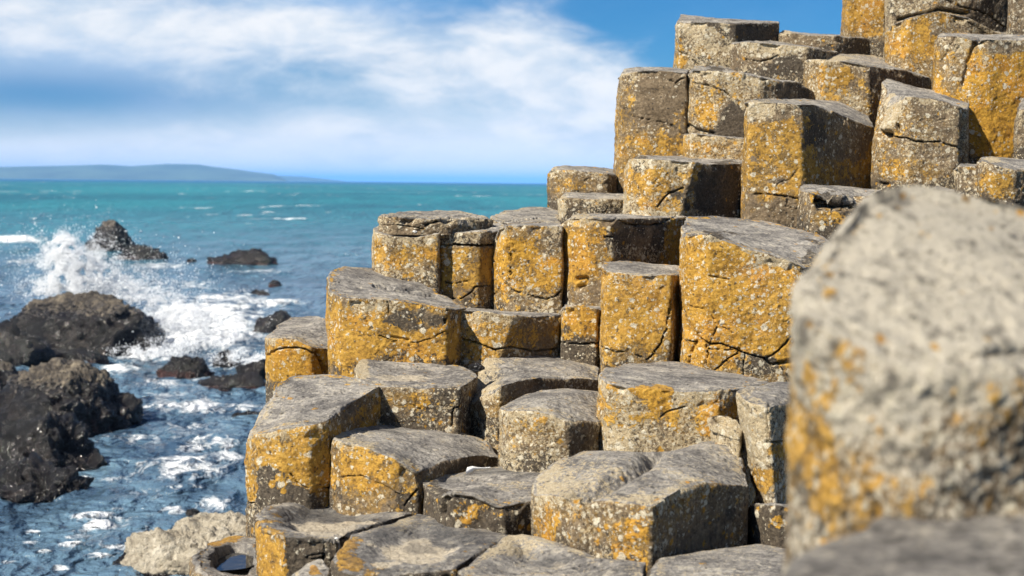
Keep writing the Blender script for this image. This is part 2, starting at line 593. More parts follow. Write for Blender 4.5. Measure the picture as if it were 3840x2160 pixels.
column(BC, 'pale speckled column top with a shallow dark dip, before the two humped block', '2', 3.5,
       [(-285, 1420, .1), (-270, 1460, 0), (300, 1520, -.1), (790, 1450, .05), (800, 1370, .2), (560, 1322, .3), (330, 1272, .4), (200, 1234, .45), (100, 1212, .5),
        (0, 1214, .55), (-130, 1292, .35)], 1600, .1, .2, .3, grow=-.005, bowl=(.03, .15, .6), fillet=.03, top_pale=.5,
       patches=[('w', 200, 1360, 160, 50, .5), ('d', 290, 1390, 60, 25, .5), ('w', 600, 1390, 150, 50, .2), ('p', 0, 1270, 150, 60, .35)], group=GRP)
column(BC, 'grey column top lying below the shaded end of the two humped block', '2', 3.5,
       [(806, 1405, .15), (800, 1480, 0), (1200, 1530, -.1), (1750, 1480, 0), (1780, 1310, .4), (1560, 1287, .5), (1400, 1266, .55), (1200, 1290, .5), (1000, 1314, .4), (880, 1342, .3)],
       1600, .1, .25, .3, grow=-.004, fillet=.03, dome=.01, top_pale=.45, group=GRP)
column(BC, 'lowest column beside the sea with a small round pool of rainwater in its top', '7', 4.1,
       [(750, 1372, .2), (775, 1425, .05), (860, 1470, 0), (1000, 1490, 0), (1060, 1390, .3), (1010, 1288, .6), (920, 1290, .6), (825, 1315, .45)], 1600, .45, .3, .3, bowl=(.055, .28, .5),
       fillet=.03, patches=[('w', 900, 1390, 110, 50, .55), ('y', 880, 1300, 90, 25, .5)], top_yel=.1, group=GRP)
column('basalt_fragment', 'small dark wedge of broken stone caught between two hollowed column tops', '1', 3.72,
       [(285, 1450, .1), (330, 1490, 0), (470, 1480, 0), (492, 1400, .1), (450, 1350, .2), (390, 1372, .2)], 1600, .15, .1, .6, fillet=.03, dome=.01,
       patches=[('y', 415, 1405, 22, 22, .9)], cat='rock fragment')

# second row
column(BC, 'big block with a two humped top and a deeply shaded right end', '2', 3.8,
       [(156, 985, .3), (270, 985, .2), (390, 1017, .12), (600, 1022, .05), (812, 1052, 0), (950, 968, .12), (1100, 915, .25), (1225, 928, .35), (1357, 935, .45), (1335, 830, .6),
        (1292, 690, .75), (1170, 678, .85), (1000, 742, .85), (850, 750, .8), (600, 742, .75), (400, 748, .65), (240, 815, .5), (165, 900, .4)], 1330, .40, .55, .12, dome=.035, fillet=.02,
       cracks=[([(395, 1010), (480, 960), (570, 925), (700, 850), (800, 790), (840, 755)], 34, .032), ([(425, 1010), (440, 1080), (480, 1170), (500, 1290)], 5, .014), ([(385, 1030), (420, 1120), (450, 1200), (465, 1280)], 4, .008)],
       patches=[('y', 230, 1160, 90, 90, .35), ('y', 700, 1250, 150, 90, .3), ('p', 400, 890, 220, 120, .25), ('p', 1000, 1000, 300, 60, .3), ('y', 1080, 1120, 250, 120, -.1), ('p', 1100, 1120, 260, 190, -.4)], top_pale=.5, cr=.01, group=GRP)
column('basalt_fragment', 'pale knob of stone standing on the back corner of the two humped block', '2', 3.86,
       [(1170, 735, .75), (1225, 768, .66), (1310, 800, .58), (1318, 745, .64), (1285, 684, .78), (1235, 662, .86), (1175, 675, .86)], 830, .1, .9, .1, fillet=.02, extra=.03, top_pale=.95, cat='rock fragment', dome=-.005)
column(BC, 'low dark grey column with a damp ledge, holding a white feather', '1', 4.2,
       [(1042, 912, .35), (1060, 965, .2), (1130, 1012, .05), (1200, 974, 0), (1320, 987, 0), (1480, 1052, 0), (1680, 1012, .1), (1730, 900, .4), (1665, 842, .6), (1480, 827, .65),
        (1300, 862, .6), (1150, 870, .5)], 1150, .34, .35, .4, fillet=.02,
       cracks=[([(1150, 1090), (1160, 1020), (1200, 985)], 10, .02), ([(1140, 900), (1280, 905), (1480, 885)], 9, .014)],
       patches=[('b', 1090, 1020, 70, 110, .7), ('w', 1130, 900, 90, 40, .4), ('w', 1420, 855, 160, 22, .6), ('p', 1560, 940, 120, 40, .3), ('y', 1400, 1080, 160, 60, .25)], group=GRP)
column(BC, 'pale speckled column narrowing to a jagged broken base beside the huge blurred one', '2', 4.28,
       [(1310, 402, .2, 110), (1365, 455, .06, 120), (1478, 488, 0, 40), (1560, 475, .1, 10), (1720, 440, .3), (1720, 352, .6), (1480, 348, .5)], 1050, .22, .75, .2, fillet=.028, dome=.015,
       patches=[('y', 1540, 730, 70, 50, .5), ('y', 1450, 900, 90, 60, .55), ('b', 1530, 620, 60, 60, .4), ('p', 1400, 600, 90, 220, .3)],
       cracks=[([(1460, 690), (1560, 690), (1620, 660)], 7, .015), ([(1490, 470), (1475, 560), (1470, 680)], 10, .01)], chips=[((1330, 840, .1), (1420, 1010, .05), (1380, 900, .6))], extra=.05, group=GRP)
column(BC, 'low blackened stump under the broken base of a pale speckled column', '2', 4.16,
       [(1372, 1065, .2), (1425, 1040, .08), (1540, 1050, 0), (1620, 1060, 0), (1720, 1080, .1), (1720, 1000, .4), (1420, 1000, .4)], 1300, .2, .15, .75, fillet=.03,
       patches=[('y', 1540, 1140, 60, 40, .4)], group=GRP)
column(BC, 'broad column with a curved lichened front and a long smooth grey top', '1', 4.5,
       [(520, 668, .15), (600, 690, .08), (700, 708, .05), (860, 772, 0), (1005, 858, 0), (1130, 797, .18), (1330, 760, .42), (1478, 767, .55), (1400, 667, .65), (1180, 604, .7), (900, 574, .7),
        (730, 577, .6), (590, 607, .4)], 1060, .6, .42, .15, fillet=.03, dome=.01,
       patches=[('p', 950, 830, 60, 60, .4), ('y', 800, 900, 250, 130, .15), ('b', 950, 1000, 80, 60, .5), ('p', 650, 700, 120, 60, .3), ('y', 1250, 810, 260, 60, -.5), ('p', 1250, 810, 260, 60, -.4), ('b', 1250, 810, 260, 60, .2)],
       cracks=[([(560, 890), (680, 880), (800, 930), (900, 985)], 5, .008), ([(930, 1050), (970, 1000), (1005, 960)], 6, .012)], top_pale=.38, group=GRP)
column('basalt_fragment', 'sliver of pale stone showing behind a long smooth topped column', '1', 5.2,
       [(690, 598, .05), (800, 590, 0), (935, 578, 0), (935, 566, .2), (850, 536, .3), (780, 531, .3), (720, 560, .2)], 640, .1, .3, .2, fillet=.02, top_pale=.6, cat='rock fragment')
column(BC, 'tall sloping column above the sea, thick with orange and white lichen', '1', 4.6,
       [(38, 660, .14), (110, 640, .04), (240, 610, 0), (380, 590, 0), (492, 560, .05), (640, 455, .3), (787, 372, .5), (700, 335, .6), (560, 310, .65), (420, 306, .68), (300, 313, .65), (215, 355, .5), (150, 470, .35)],
       1160, .66, .62, .15, fillet=.035, dome=-.005,
       patches=[('y', 200, 900, 160, 70, .1), ('b', 170, 900, 90, 90, .75), ('y', 170, 900, 80, 80, -.5), ('b', 260, 1030, 200, 110, .9), ('y', 270, 1030, 210, 90, -.6), ('p', 270, 1020, 210, 90, -.4), ('p', 200, 700, 160, 150, .2), ('y', 400, 720, 110, 130, .1),
                ('y', 220, 890, 20, 20, 1.), ('y', 182, 930, 18, 25, 1.), ('y', 245, 970, 18, 18, 1.), ('y', 70, 970, 30, 70, .6), ('y', 650, 530, 130, 80, -.2), ('b', 650, 520, 130, 80, .2), ('p', 650, 520, 130, 80, -.4)],  # last patches paint the shade of the right face
       cracks=[([(285, 870), (330, 930), (380, 950)], 5, .01), ([(470, 950), (520, 945)], 5, .012), ([(30, 1035), (80, 1038)], 6, .02), ([(545, 420), (590, 400), (620, 395)], 5, .008)], top_pale=.36, top_yel=.02, group=GRP)
column(BC, 'column with a scooped pale centred top, between the tall sloping one and a broken stone', '1', 5.1,
       [(648, 270, .3), (690, 330, .12), (795, 374, 0), (1000, 376, 0), (1235, 380, 0), (1300, 345, .15), (1342, 312, .3), (1265, 266, .5), (1000, 216, .6), (820, 199, .6), (700, 211, .5)], 600, .48, .5, .22, bowl=(.015, .2, .7),
       patches=[('d', 930, 330, 170, 22, .7), ('p', 690, 280, 35, 60, .8), ('b', 1180, 460, 110, 90, .4), ('y', 960, 450, 150, 60, .2), ('w', 800, 300, 100, 30, .2)],
       cracks=[([(1195, 600), (1205, 500), (1235, 490)], 5, .012)], top_pale=.42, group=GRP)
column(BC, 'stone with a freshly broken pale corner above a dark shaded ledge', '2', 5.15,
       [(-268, 500, .28), (-200, 440, .15), (-120, 400, .04), (-44, 372, 0), (50, 345, .08), (160, 329, .2), (330, 324, .35), (522, 333, .5), (520, 266, .65), (400, 216, .8), (200, 184, .8), (-20, 181, .7),
        (-114, 198, .6), (-150, 300, .4), (-230, 420, .36)], 680, .46, .55, .12, fillet=.018, dome=.02,
       chips=[((-172, 400, .25), (-50, 372, .02), (-100, 200, .5))],
       patches=[('p', -110, 330, 80, 110, .5), ('p', 250, 380, 300, 60, -.4), ('y', 250, 380, 300, 60, -.3), ('b', 250, 380, 300, 60, .15), ('b', -150, 600, 150, 60, .3)], top_pale=.5, group=GRP)  # wide flat patches paint the shaded front band darker
column(BC, 'dome topped column tucked under a dark shaded ledge', '2', 4.72,
       [(-32, 500, .2), (20, 512, .05), (170, 512, 0), (260, 530, 0), (345, 564, 0), (430, 570, .06), (515, 574, .12), (530, 480, .4), (517, 402, .55), (380, 388, .6), (200, 391, .55), (60, 432, .4)], 830, .46, .72, .08,
       fillet=.02, dome=.03, patches=[('b', 60, 800, 200, 60, .6), ('y', 430, 650, 90, 90, -.1), ('p', 430, 650, 90, 90, -.4)], top_pale=.5, group=GRP)
column(BC, 'wide column with a flat swept grey top and an orange patch under its rim', '2', 4.75,
       [(520, 310, .15), (570, 350, .03), (690, 376, 0), (950, 396, 0), (1130, 402, 0), (1180, 385, 0), (1308, 392, .08), (1400, 365, .25), (1480, 347, .4), (1300, 306, .6), (1000, 241, .8), (900, 236, .8),
        (700, 249, .65), (560, 273, .35)], 760, .54, .85, .08, fillet=.022,
       patches=[('y', 770, 405, 55, 40, .6), ('y', 870, 430, 60, 70, .7), ('y', 840, 400, 100, 30, .5), ('p', 830, 420, 100, 60, -.5), ('p', 650, 650, 150, 150, .15), ('y', 1180, 560, 90, 120, .25), ('b', 1285, 480, 30, 60, .4)],
       cracks=[([(870, 545), (940, 510), (1010, 490)], 5, .008)], top_pale=.3, group=GRP)

# third row
column(BC, 'broad column with a notched grey top, bright orange below, above the scooped one', '3', 5.6,
       [(60, 775, .35), (68, 890, .12), (160, 932, .02), (300, 938, 0), (470, 950, 0), (650, 972, 0), (850, 1007, 0), (925, 1012, .1), (992, 1002, .25), (930, 962, .38), (800, 902, .55), (765, 850, .65), (735, 800, .7),
        (600, 774, .75), (380, 737, .75), (180, 724, .65), (100, 735, .5)], 1460, .72, .38, .25, fillet=.018,
       cracks=[([(370, 852), (460, 864), (560, 884), (680, 906), (780, 915)], 9, .02), ([(320, 1100), (400, 1190), (500, 1230), (660, 1245), (780, 1200), (860, 1160)], 4, .008), ([(870, 1010), (850, 1100), (870, 1160)], 5, .014), ([(460, 960), (470, 1040)], 5, .009), ([(480, 1200), (600, 1225)], 9, .008)],
       patches=[('p', 300, 1020, 220, 60, .35), ('b', 640, 1100, 230, 90, .35), ('y', 200, 1280, 190, 200, .2), ('y', 650, 1090, 210, 80, -.35), ('b', 650, 1330, 200, 90, .25)], top_pale=.36, group=GRP)
column(BC, 'small orange and white column, half of its front in brown shade, beside the notched one', '3', 5.72,
       [(900, 1030, .15), (950, 1014, .03), (1120, 1024, 0), (1300, 1052, 0, -95), (1450, 1064, .1, -40), (1628, 1050, .22), (1612, 1040, .55), (1400, 1036, .6), (1150, 1014, .6), (960, 1002, .5)], 1400, .55, .75, .15,
       fillet=.012, patches=[('y', 1440, 1180, 190, 130, -.2), ('p', 1440, 1180, 200, 130, -.55), ('y', 1050, 1300, 150, 90, .2), ('p', 1000, 1310, 120, 80, -.3)],
       cracks=[([(880, 1200), (960, 1215), (1060, 1240), (1190, 1290), (1300, 1270), (1460, 1300), (1620, 1280)], 6, .014)], group=GRP)
column(BC, 'squat orange stub sitting in the slot under an overhanging dark stone', '4', 5.85,
       [(172, 908, .1), (185, 888, .02), (290, 872, 0), (380, 897, 0), (414, 907, .1), (405, 862, .5), (200, 852, .5)], 1220, .62, .35, .4, fillet=.02,
       patches=[('b', 290, 1170, 150, 60, .8), ('y', 290, 1170, 150, 60, -.6), ('b', 230, 1040, 60, 50, .5), ('y', 300, 960, 110, 90, .2)], cracks=[([(168, 1098), (240, 1108), (330, 1112), (412, 1100)], 5, .016)], cr=.01, group=GRP)
column(BC, 'tall narrow orange column speckled white, with a curved crack low on its front', '4', 5.6,
       [(416, 640, .15), (440, 660, .02), (560, 684, 0), (700, 696, 0), (825, 694, .0), (870, 692, .16), (897, 690, .3), (890, 634, .55), (700, 624, .6), (560, 610, .55), (435, 614, .4)], 1262, .78, .62, .15, fillet=.012, cr=.009,
       cracks=[([(412, 1128), (480, 1155), (570, 1160), (640, 1185), (690, 1205), (745, 1150), (790, 1060), (812, 980), (835, 850)], 5, .016), ([(690, 1205), (730, 1170), (760, 1210)], 4, .006)],
       patches=[('b', 450, 760, 50, 60, .5), ('p', 600, 740, 200, 60, .3), ('b', 660, 670, 200, 30, .1)], group=GRP)
column(BC, 'largest bright orange column, with a slanting grey top and webbed cracks at its foot', '4', 5.5,
       [(898, 470, .2), (925, 445, .06), (1060, 440, 0), (1150, 480, 0), (1300, 532, 0), (1450, 562, 0), (1640, 650, 0, -40), (1728, 640, .12, -100), (1768, 560, .28, -100), (1792, 482, .5), (1590, 411, .75), (1400, 366, .85), (1100, 336, .85),
        (935, 341, .75), (905, 400, .4)], 1330, .80, .70, .15, fillet=.022, cr=.02,
       cracks=[([(890, 870), (925, 960), (1000, 1070), (1070, 1115), (1130, 1108), (1210, 1135), (1260, 1160), (1400, 1200), (1480, 1150), (1560, 1070)], 6, .022), ([(940, 880), (1040, 900), (1120, 990), (1230, 1060)], 4, .009),
               ([(1120, 990), (1090, 1060), (1070, 1110)], 4, .007), ([(1040, 1115), (1055, 1170), (1035, 1240)], 5, .014), ([(1060, 1140), (1170, 1150), (1250, 1135)], 4, .01), ([(985, 1090), (950, 1160), (940, 1220)], 7, .018), ([(1240, 1160), (1150, 1220), (1100, 1270)], 4, .012),
               ([(1280, 1160), (1265, 1300)], 4, .011), ([(1400, 1200), (1440, 1240), (1560, 1215)], 9, .022), ([(1480, 1230), (1560, 1330)], 4, .011), ([(862, 1075), (985, 1100)], 5, .014), ([(1180, 720), (1060, 700)], 6, .006)],
       patches=[('b', 1090, 465, 70, 30, 1.), ('y', 1090, 465, 80, 35, -.7), ('p', 970, 470, 70, 50, .4), ('p', 1450, 620, 200, 50, .2), ('y', 1480, 600, 150, 60, -.35), ('p', 1430, 900, 130, 180, .25), ('b', 1240, 1105, 35, 35, 1.), ('b', 1350, 1230, 120, 60, .55), ('y', 1350, 1230, 130, 60, -.3),
                ('p', 1380, 670, 70, 30, .7), ('p', 1200, 700, 140, 25, .3), ('b', 1680, 760, 60, 250, .5), ('y', 1300, 600, 60, 25, .3)], top_pale=.3, group=GRP)  # tall narrow dark patch paints shade on the right edge
column(BC, 'short rounded column at the seaward end, its pale cap split by a curved crack', '1', 6.1,
       [(152, 100, .15), (200, 100, .02), (300, 102, 0), (400, 150, 0), (510, 165, .1), (515, -18, .5), (400, -22, .6), (300, -10, .55), (210, 25, .4)], 450, .55, .4, .2, fillet=.02, dome=.0,
       cracks=[([(155, 200), (200, 165), (280, 155), (370, 165), (430, 195), (465, 230), (480, 300)], 6, .014), ([(440, 180), (480, 290)], 8, .02)], patches=[('y', 300, 260, 150, 110, .2), ('p', 300, 130, 130, 40, .45), ('b', 170, 420, 80, 60, .8)], top_pale=.3, group=GRP)

# fourth row
column(BC, 'seaward corner column of the upper step, capped by a loose crusted slab', '3', 6.2,
       [(374, 462, .25), (383, 490, .08), (460, 508, 0), (640, 523, 0), (797, 498, 0), (900, 445, .5), (800, 402, .7), (600, 402, .7), (430, 422, .5)], 800, .5, .72, .12, fillet=.01, group=GRP,
       cracks=[([(375, 600), (430, 580)], 4, .006)], patches=[('y', 550, 680, 200, 80, .15), ('y', 400, 600, 40, 120, .2)])
column('basalt_slab', 'thin loose crusted slab lying on the seaward corner column', '3', 6.2,
       [(414, 385, .1), (500, 378, 0), (700, 388, 0), (850, 392, .02), (985, 388, .1), (1166, 405, .3), (1100, 381, .6), (980, 356, .65), (800, 346, .65), (620, 341, .6), (500, 355, .4)], 478, .05, .55, .35, fillet=.02,
       extra=.02, top_pale=.5, cat='rock slab', rough=2.,
       cracks=[([(720, 440), (820, 410), (960, 385), (1100, 400)], 8, .03), ([(430, 440), (560, 445), (700, 465)], 5, .012)])
column(BC, 'narrow column split by a deep level gap near its top, beside the slab', '3', 6.25,
       [(801, 512, .06), (830, 500, .01), (1000, 492, 0), (1080, 488, 0, -20), (1215, 484, .1, -40), (1257, 442, .3), (1200, 421, .5), (1050, 436, .5), (900, 471, .3)], 1010, .55, .55, .2, fillet=.015,
       cracks=[([(905, 572), (1000, 578), (1100, 580), (1195, 572)], 7, .05), ([(800, 800), (880, 840), (940, 835), (1000, 820)], 4, .01), ([(800, 930), (960, 945), (1030, 900), (1060, 860), (1140, 850)], 5, .014), ([(1060, 940), (1045, 900)], 4, .01), ([(800, 575), (905, 580)], 4, .01)],
       patches=[('y', 1010, 540, 230, 40, -.4), ('b', 900, 540, 100, 35, .4), ('p', 1000, 450, 200, 30, .3), ('p', 1120, 740, 60, 120, -.5), ('b', 1110, 530, 80, 30, .2)], group=GRP)
column(BC, 'column with a hooked vertical crack at one edge and a bowl shaped crack below', '3', 6.2,
       [(1190, 540, .12), (1222, 465, .04), (1290, 442, 0), (1450, 442, 0), (1640, 452, 0), (1652, 432, .3), (1600, 427, .5), (1300, 432, .5), (1230, 442, .35)], 1050, .55, .62, .15, fillet=.014,
       cracks=[([(1255, 445), (1268, 540), (1290, 640), (1297, 760), (1280, 825), (1250, 838), (1205, 775), (1185, 690)], 5, .016), ([(1262, 840), (1300, 880), (1400, 915), (1540, 948), (1600, 920), (1642, 880)], 5, .016),
               ([(1225, 840), (1200, 900), (1165, 930)], 4, .01), ([(1300, 520), (1318, 620), (1300, 660)], 3, .006)],
       patches=[('b', 1560, 560, 100, 100, .35), ('y', 1560, 560, 100, 100, -.25), ('p', 1230, 520, 40, 80, .5), ('p', 1450, 850, 180, 120, .15)], group=GRP)
column(BC, 'dark overhanging column, orange on one side and in black brown shade on the other', '4', 6.15,
       [(176, 395, .15), (232, 350, .06), (350, 350, .0), (470, 354, 0), (700, 352, .2), (925, 343, .42), (885, 327, .7), (500, 320, .75), (250, 327, .5)], 868, .55, .3, .35, fillet=.014, extra=.06,
       cracks=[([(500, 350), (560, 385), (640, 395), (760, 385), (860, 340)], 6, .02), ([(265, 720), (320, 715), (300, 760), (270, 770)], 12, .02), ([(430, 465), (480, 465)], 6, .012)],
       patches=[('y', 650, 500, 190, 130, -.45), ('b', 650, 500, 190, 130, .2), ('p', 640, 560, 180, 50, .35), ('y', 850, 520, 60, 120, .5), ('p', 290, 370, 120, 40, .5), ('y', 260, 620, 110, 170, .25), ('b', 240, 620, 40, 70, .7), ('b', 300, 500, 60, 40, .6)], group=GRP)  # right face toned down as painted shade, with fewer lichens
column('basalt_column', 'filler stone coloured black for the shade in the slot beneath the dark overhanging column', '4', 6.3,
       [(170, 850, .1), (200, 845, 0), (420, 850, 0), (420, 840, .4), (180, 838, .4)], 960, 0, .02, .9, fillet=.02, extra=.8, group=GRP)  # added filler, coloured dark to paint the shade of the gap

# fifth row
column(BC, 'low smooth grey column top standing alone behind the centre of the upper step', '3', 6.85,
       [(1160, 378, .2), (1190, 405, .05), (1280, 428, 0), (1450, 418, 0), (1640, 424, .1), (1645, 345, .6), (1550, 322, .7), (1430, 317, .7), (1250, 337, .5)], 520, .1, .4, .2, fillet=.03,
       cracks=[([(1230, 420), (1380, 405), (1480, 395)], 6, .014)], top_pale=.5, group=GRP)
column(BC, 'small square shouldered column against the sea horizon', '4', 7.4,
       [(91, 85, .2), (115, 58, .08), (250, 62, 0), (440, 84, 0), (500, 87, .15), (512, 57, .5), (350, 40, .6), (200, 32, .5), (125, 40, .35)], 300, .4, .45, .3, fillet=.022, patches=[('p', 115, 60, 40, 40, .4)], group=GRP)
column(BC, 'low flat stone at the foot of the tall blank column by the sea', '4', 6.9,
       [(150, 240, .15), (195, 226, .02), (400, 238, 0), (552, 235, .05), (562, 207, .5), (400, 197, .5), (200, 194, .4)], 370, .3, .55, .3, fillet=.016, top_pale=.5, patches=[('p', 165, 290, 35, 80, .5)], group=GRP)
column(BC, 'white and orange crusted block with one face in near black shade', '5', 6.7,
       [(262, 1140, .2, -10), (295, 1078, .08, -10), (450, 1086, 0), (733, 1096, 0, -110), (800, 1112, .06, -60), (980, 1114, .25), (1060, 1104, .32), (1128, 1132, .43), (1132, 1082, .7), (900, 1067, .8), (600, 1057, .75), (350, 1054, .5)],
       1470, .58, .85, .1, fillet=.014, cr=.01, chips=[],
       patches=[('b', 365, 1105, 40, 45, 1.), ('y', 365, 1105, 40, 45, -.8), ('y', 930, 1280, 210, 190, -.8), ('p', 930, 1280, 210, 190, -.95), ('b', 930, 1280, 210, 200, .5), ('y', 560, 1390, 200, 50, .3), ('y', 760, 1180, 60, 70, .4)],  # lichen stripped and stone darkened to paint the shaded face
       cracks=[([(480, 1400), (560, 1310), (660, 1275)], 7, .012)], group=GRP)
column(BC, 'tall column with a wide orange face, dark right side and plain brown foot', '5', 6.8,
       [(1070, 698, .15), (1110, 688, .03), (1300, 692, 0), (1465, 707, 0), (1540, 710, .08), (1650, 752, .2), (1840, 832, .4), (1955, 868, .52), (1900, 782, .8), (1700, 682, .9), (1400, 667, .8), (1150, 674, .5)], 1620, .56, .5, .25, fillet=.016, cr=.012,
       cracks=[([(1140, 1150), (1190, 1205), (1290, 1250), (1390, 1210), (1440, 1140)], 4, .006), ([(1130, 1312), (1300, 1325), (1445, 1350)], 6, .016), ([(1295, 1250), (1295, 1320)], 4, .008), ([(1370, 1340), (1355, 1400), (1440, 1415)], 4, .006)],
       patches=[('p', 1190, 740, 110, 60, .5), ('y', 1280, 760, 200, 70, -.4), ('y', 1280, 1480, 200, 180, -.65), ('p', 1280, 1480, 200, 180, -.4), ('y', 1290, 1230, 80, 30, -.5), ('y', 1700, 950, 220, 230, -.4), ('p', 1700, 950, 220, 230, -.15), ('y', 1650, 1150, 200, 80, .3), ('b', 1560, 900, 70, 150, .3)], group=GRP)
column(BC, 'low block with a torn dark cavity under its lip, behind the blurred stone', '6', 6.2,
       [(107, 1285, .25), (145, 1292, .1), (190, 1304, 0), (400, 1310, 0), (580, 1324, .1), (650, 1292, .5), (400, 1260, .6), (150, 1252, .5)], 1560, .3, .5, .25, fillet=.014, cr=.01,
       cracks=[([(240, 1350), (300, 1340), (420, 1345), (540, 1340)], 30, .07), ([(250, 1400), (350, 1400), (480, 1390)], 22, .05), ([(240, 1430), (360, 1430), (520, 1410)], 6, .012)],
       patches=[('b', 380, 1360, 150, 50, .7), ('y', 210, 1340, 30, 50, .4), ('y', 300, 1480, 120, 40, .3)], group=GRP)

# sixth row
column(BC, 'tall plain brown column standing highest against the clouds at the seaward side', '5', 7.5,
       [(212, 530, .2, -26), (245, 492, .05, -20), (400, 478, 0), (672, 493, 0), (692, 473, .3), (600, 464, .5), (350, 457, .5), (262, 467, .35)], 1340, .38, .45, .15, fillet=.02,
       cracks=[([(205, 715), (260, 740), (330, 795)], 4, .008), ([(330, 800), (480, 820), (580, 850), (655, 910)], 5, .010), ([(560, 540), (600, 560), (660, 530)], 5, .01)],
       patches=[('p', 300, 620, 90, 160, .3), ('y', 500, 650, 170, 170, -.5), ('p', 500, 650, 160, 170, -.35), ('y', 400, 1120, 250, 200, .18), ('y', 560, 960, 120, 90, .1)], group=GRP)
column(BC, 'round shouldered block with white crust and a smooth slate grey scar', '5', 7.4,
       [(690, 510, .15), (730, 475, .04), (900, 474, 0), (1050, 490, 0), (1180, 518, 0), (1280, 548, .06), (1430, 562, .22), (1577, 640, .42), (1587, 605, .6), (1450, 547, .7), (1200, 482, .8), (900, 449, .7), (740, 447, .5)], 925, .38, .8, .2, fillet=.022, extra=.02,
       cracks=[([(720, 560), (830, 580), (940, 620), (980, 660)], 6, .010), ([(690, 850), (760, 885), (860, 905)], 9, .02)],
       patches=[('b', 985, 850, 95, 90, 1.), ('b', 1030, 760, 50, 95, 1.), ('y', 990, 830, 110, 130, -.6), ('p', 990, 840, 105, 115, -.9), ('b', 915, 885, 60, 40, .7), ('b', 880, 480, 60, 28, .8), ('y', 820, 770, 80, 110, .3), ('b', 1400, 620, 190, 80, .35), ('p', 1400, 620, 190, 80, -.75), ('y', 1400, 620, 190, 80, -.4), ('y', 1010, 500, 40, 30, .4)], group=GRP)  # slate scar, and shade painted dark on the right face
column(BC, 'squat yellow crusted drum wedged beneath the block with the slate grey scar', '5', 7.32,
       [(664, 915, .1), (715, 903, .01), (860, 918, 0), (1070, 943, 0), (1068, 903, .4), (700, 883, .4)], 1140, .55, .7, .15, fillet=.014, group=GRP)
column(BC, 'wide topped column with a pinkish lip, behind the block with the bright white corner', '6', 7.7,
       [(134, 425, .25), (165, 408, .1), (270, 408, 0), (430, 413, 0), (575, 443, 0), (760, 473, .2), (1005, 523, .5), (1012, 488, .75), (800, 422, .85), (600, 377, .85), (400, 356, .75), (250, 364, .55), (160, 392, .4)], 900, .42, .62, .2, fillet=.026,
       patches=[('y', 400, 520, 110, 70, .3), ('p', 400, 680, 140, 140, .3), ('y', 800, 530, 230, 80, -.5), ('p', 800, 530, 230, 80, -.5), ('p', 300, 395, 160, 15, .5), ('b', 560, 560, 60, 130, .3)], top_pale=.6, group=GRP)
column(BC, 'block with a bright white broken corner and a level crack across its face', '6', 6.95,
       [(622, 700, .18), (690, 648, .08), (800, 654, .03), (862, 650, 0), (1000, 664, 0), (1180, 722, 0), (1247, 744, .1), (1252, 702, .3), (1100, 632, .5), (862, 583, .55), (702, 530, .5), (652, 592, .3)], 1300, .26, .62, .22, fillet=.018,
       chips=[((850, 640, .0), (715, 890, .02), (690, 540, .4))],
       cracks=[([(650, 915), (710, 912)], 22, .06), ([(770, 850), (772, 900)], 8, .03), ([(750, 928), (830, 935), (900, 962), (1050, 962), (1130, 985), (1210, 1010)], 6, .022), ([(1235, 760), (1215, 820), (1230, 850), (1215, 930), (1200, 1010)], 8, .02), ([(1160, 1155), (1200, 1145)], 6, .02), ([(630, 1090), (670, 1110)], 5, .012), ([(650, 1245), (700, 1250)], 10, .02)],
       patches=[('p', 690, 780, 80, 130, .8), ('y', 880, 1150, 200, 90, .25), ('b', 1000, 800, 200, 130, .1)], group=GRP)
column(BC, 'big ochre column with a swollen face, tapering behind the white cornered block', '6', 7.3,
       [(1030, 285, .25, -10), (1048, 250, .1), (1150, 243, .02), (1290, 266, 0), (1400, 265, 0), (1760, 262, .1), (1760, 242, .5), (1400, 237, .6), (1180, 224, .6), (1060, 224, .4)], 1075, .75, .5, .2, fillet=.02,
       patches=[('y', 1120, 420, 110, 200, -.3), ('p', 1220, 300, 60, 70, .4), ('y', 1500, 300, 160, 60, -.4), ('b', 1500, 290, 160, 50, .3), ('p', 1330, 430, 60, 70, .4), ('y', 1450, 850, 190, 230, .3), ('p', 1450, 850, 190, 230, -.25), ('p', 1300, 650, 80, 50, .4)],
       cracks=[([(1330, 270), (1280, 340), (1250, 420), (1230, 520), (1210, 580)], 12, .012), ([(1060, 420), (1110, 340), (1160, 255)], 5, .009)], group=GRP)
column(BC, 'small lilac grey stub beside a low column with white bird lime', '6', 6.5,
       [(1165, 1155, .2), (1195, 1130, .05), (1335, 1128, 0), (1338, 1112, .4), (1200, 1110, .4)], 1400, .3, .5, .35, fillet=.014, patches=[('y', 1250, 1140, 50, 25, .3)], group=GRP)
column(BC, 'low column with a splash of white bird lime on its wavy top', '6', 6.4,
       [(1328, 1110, .15), (1350, 1086, .03), (1430, 1118, 0), (1560, 1155, 0), (1720, 1145, .1), (1720, 1088, .5), (1450, 1062, .5), (1350, 1065, .3)], 1420, .4, .5, .25, fillet=.022, patches=[('p', 1420, 1085, 50, 25, 1.), ('y', 1430, 1260, 120, 90, .2)], group=GRP)
column(BC, 'rough brown column edge cut off by the border below the ochre column', '6', 6.9,
       [(1572, 810, .1), (1600, 730, 0), (1720, 705, 0), (1770, 655, .4), (1620, 662, .4)], 1100, .25, .55, .3, fillet=.03, group=GRP)
column('basalt_fragment', 'dark shard of rock just over the top of the blurred stone', '6', 6.6,
       [(990, 1285, .05), (1020, 1272, 0), (1090, 1300, 0), (1165, 1318, .05), (1165, 1290, .3), (1040, 1262, .25)], 1400, .05, .3, .5, fillet=.02, cat='rock fragment')

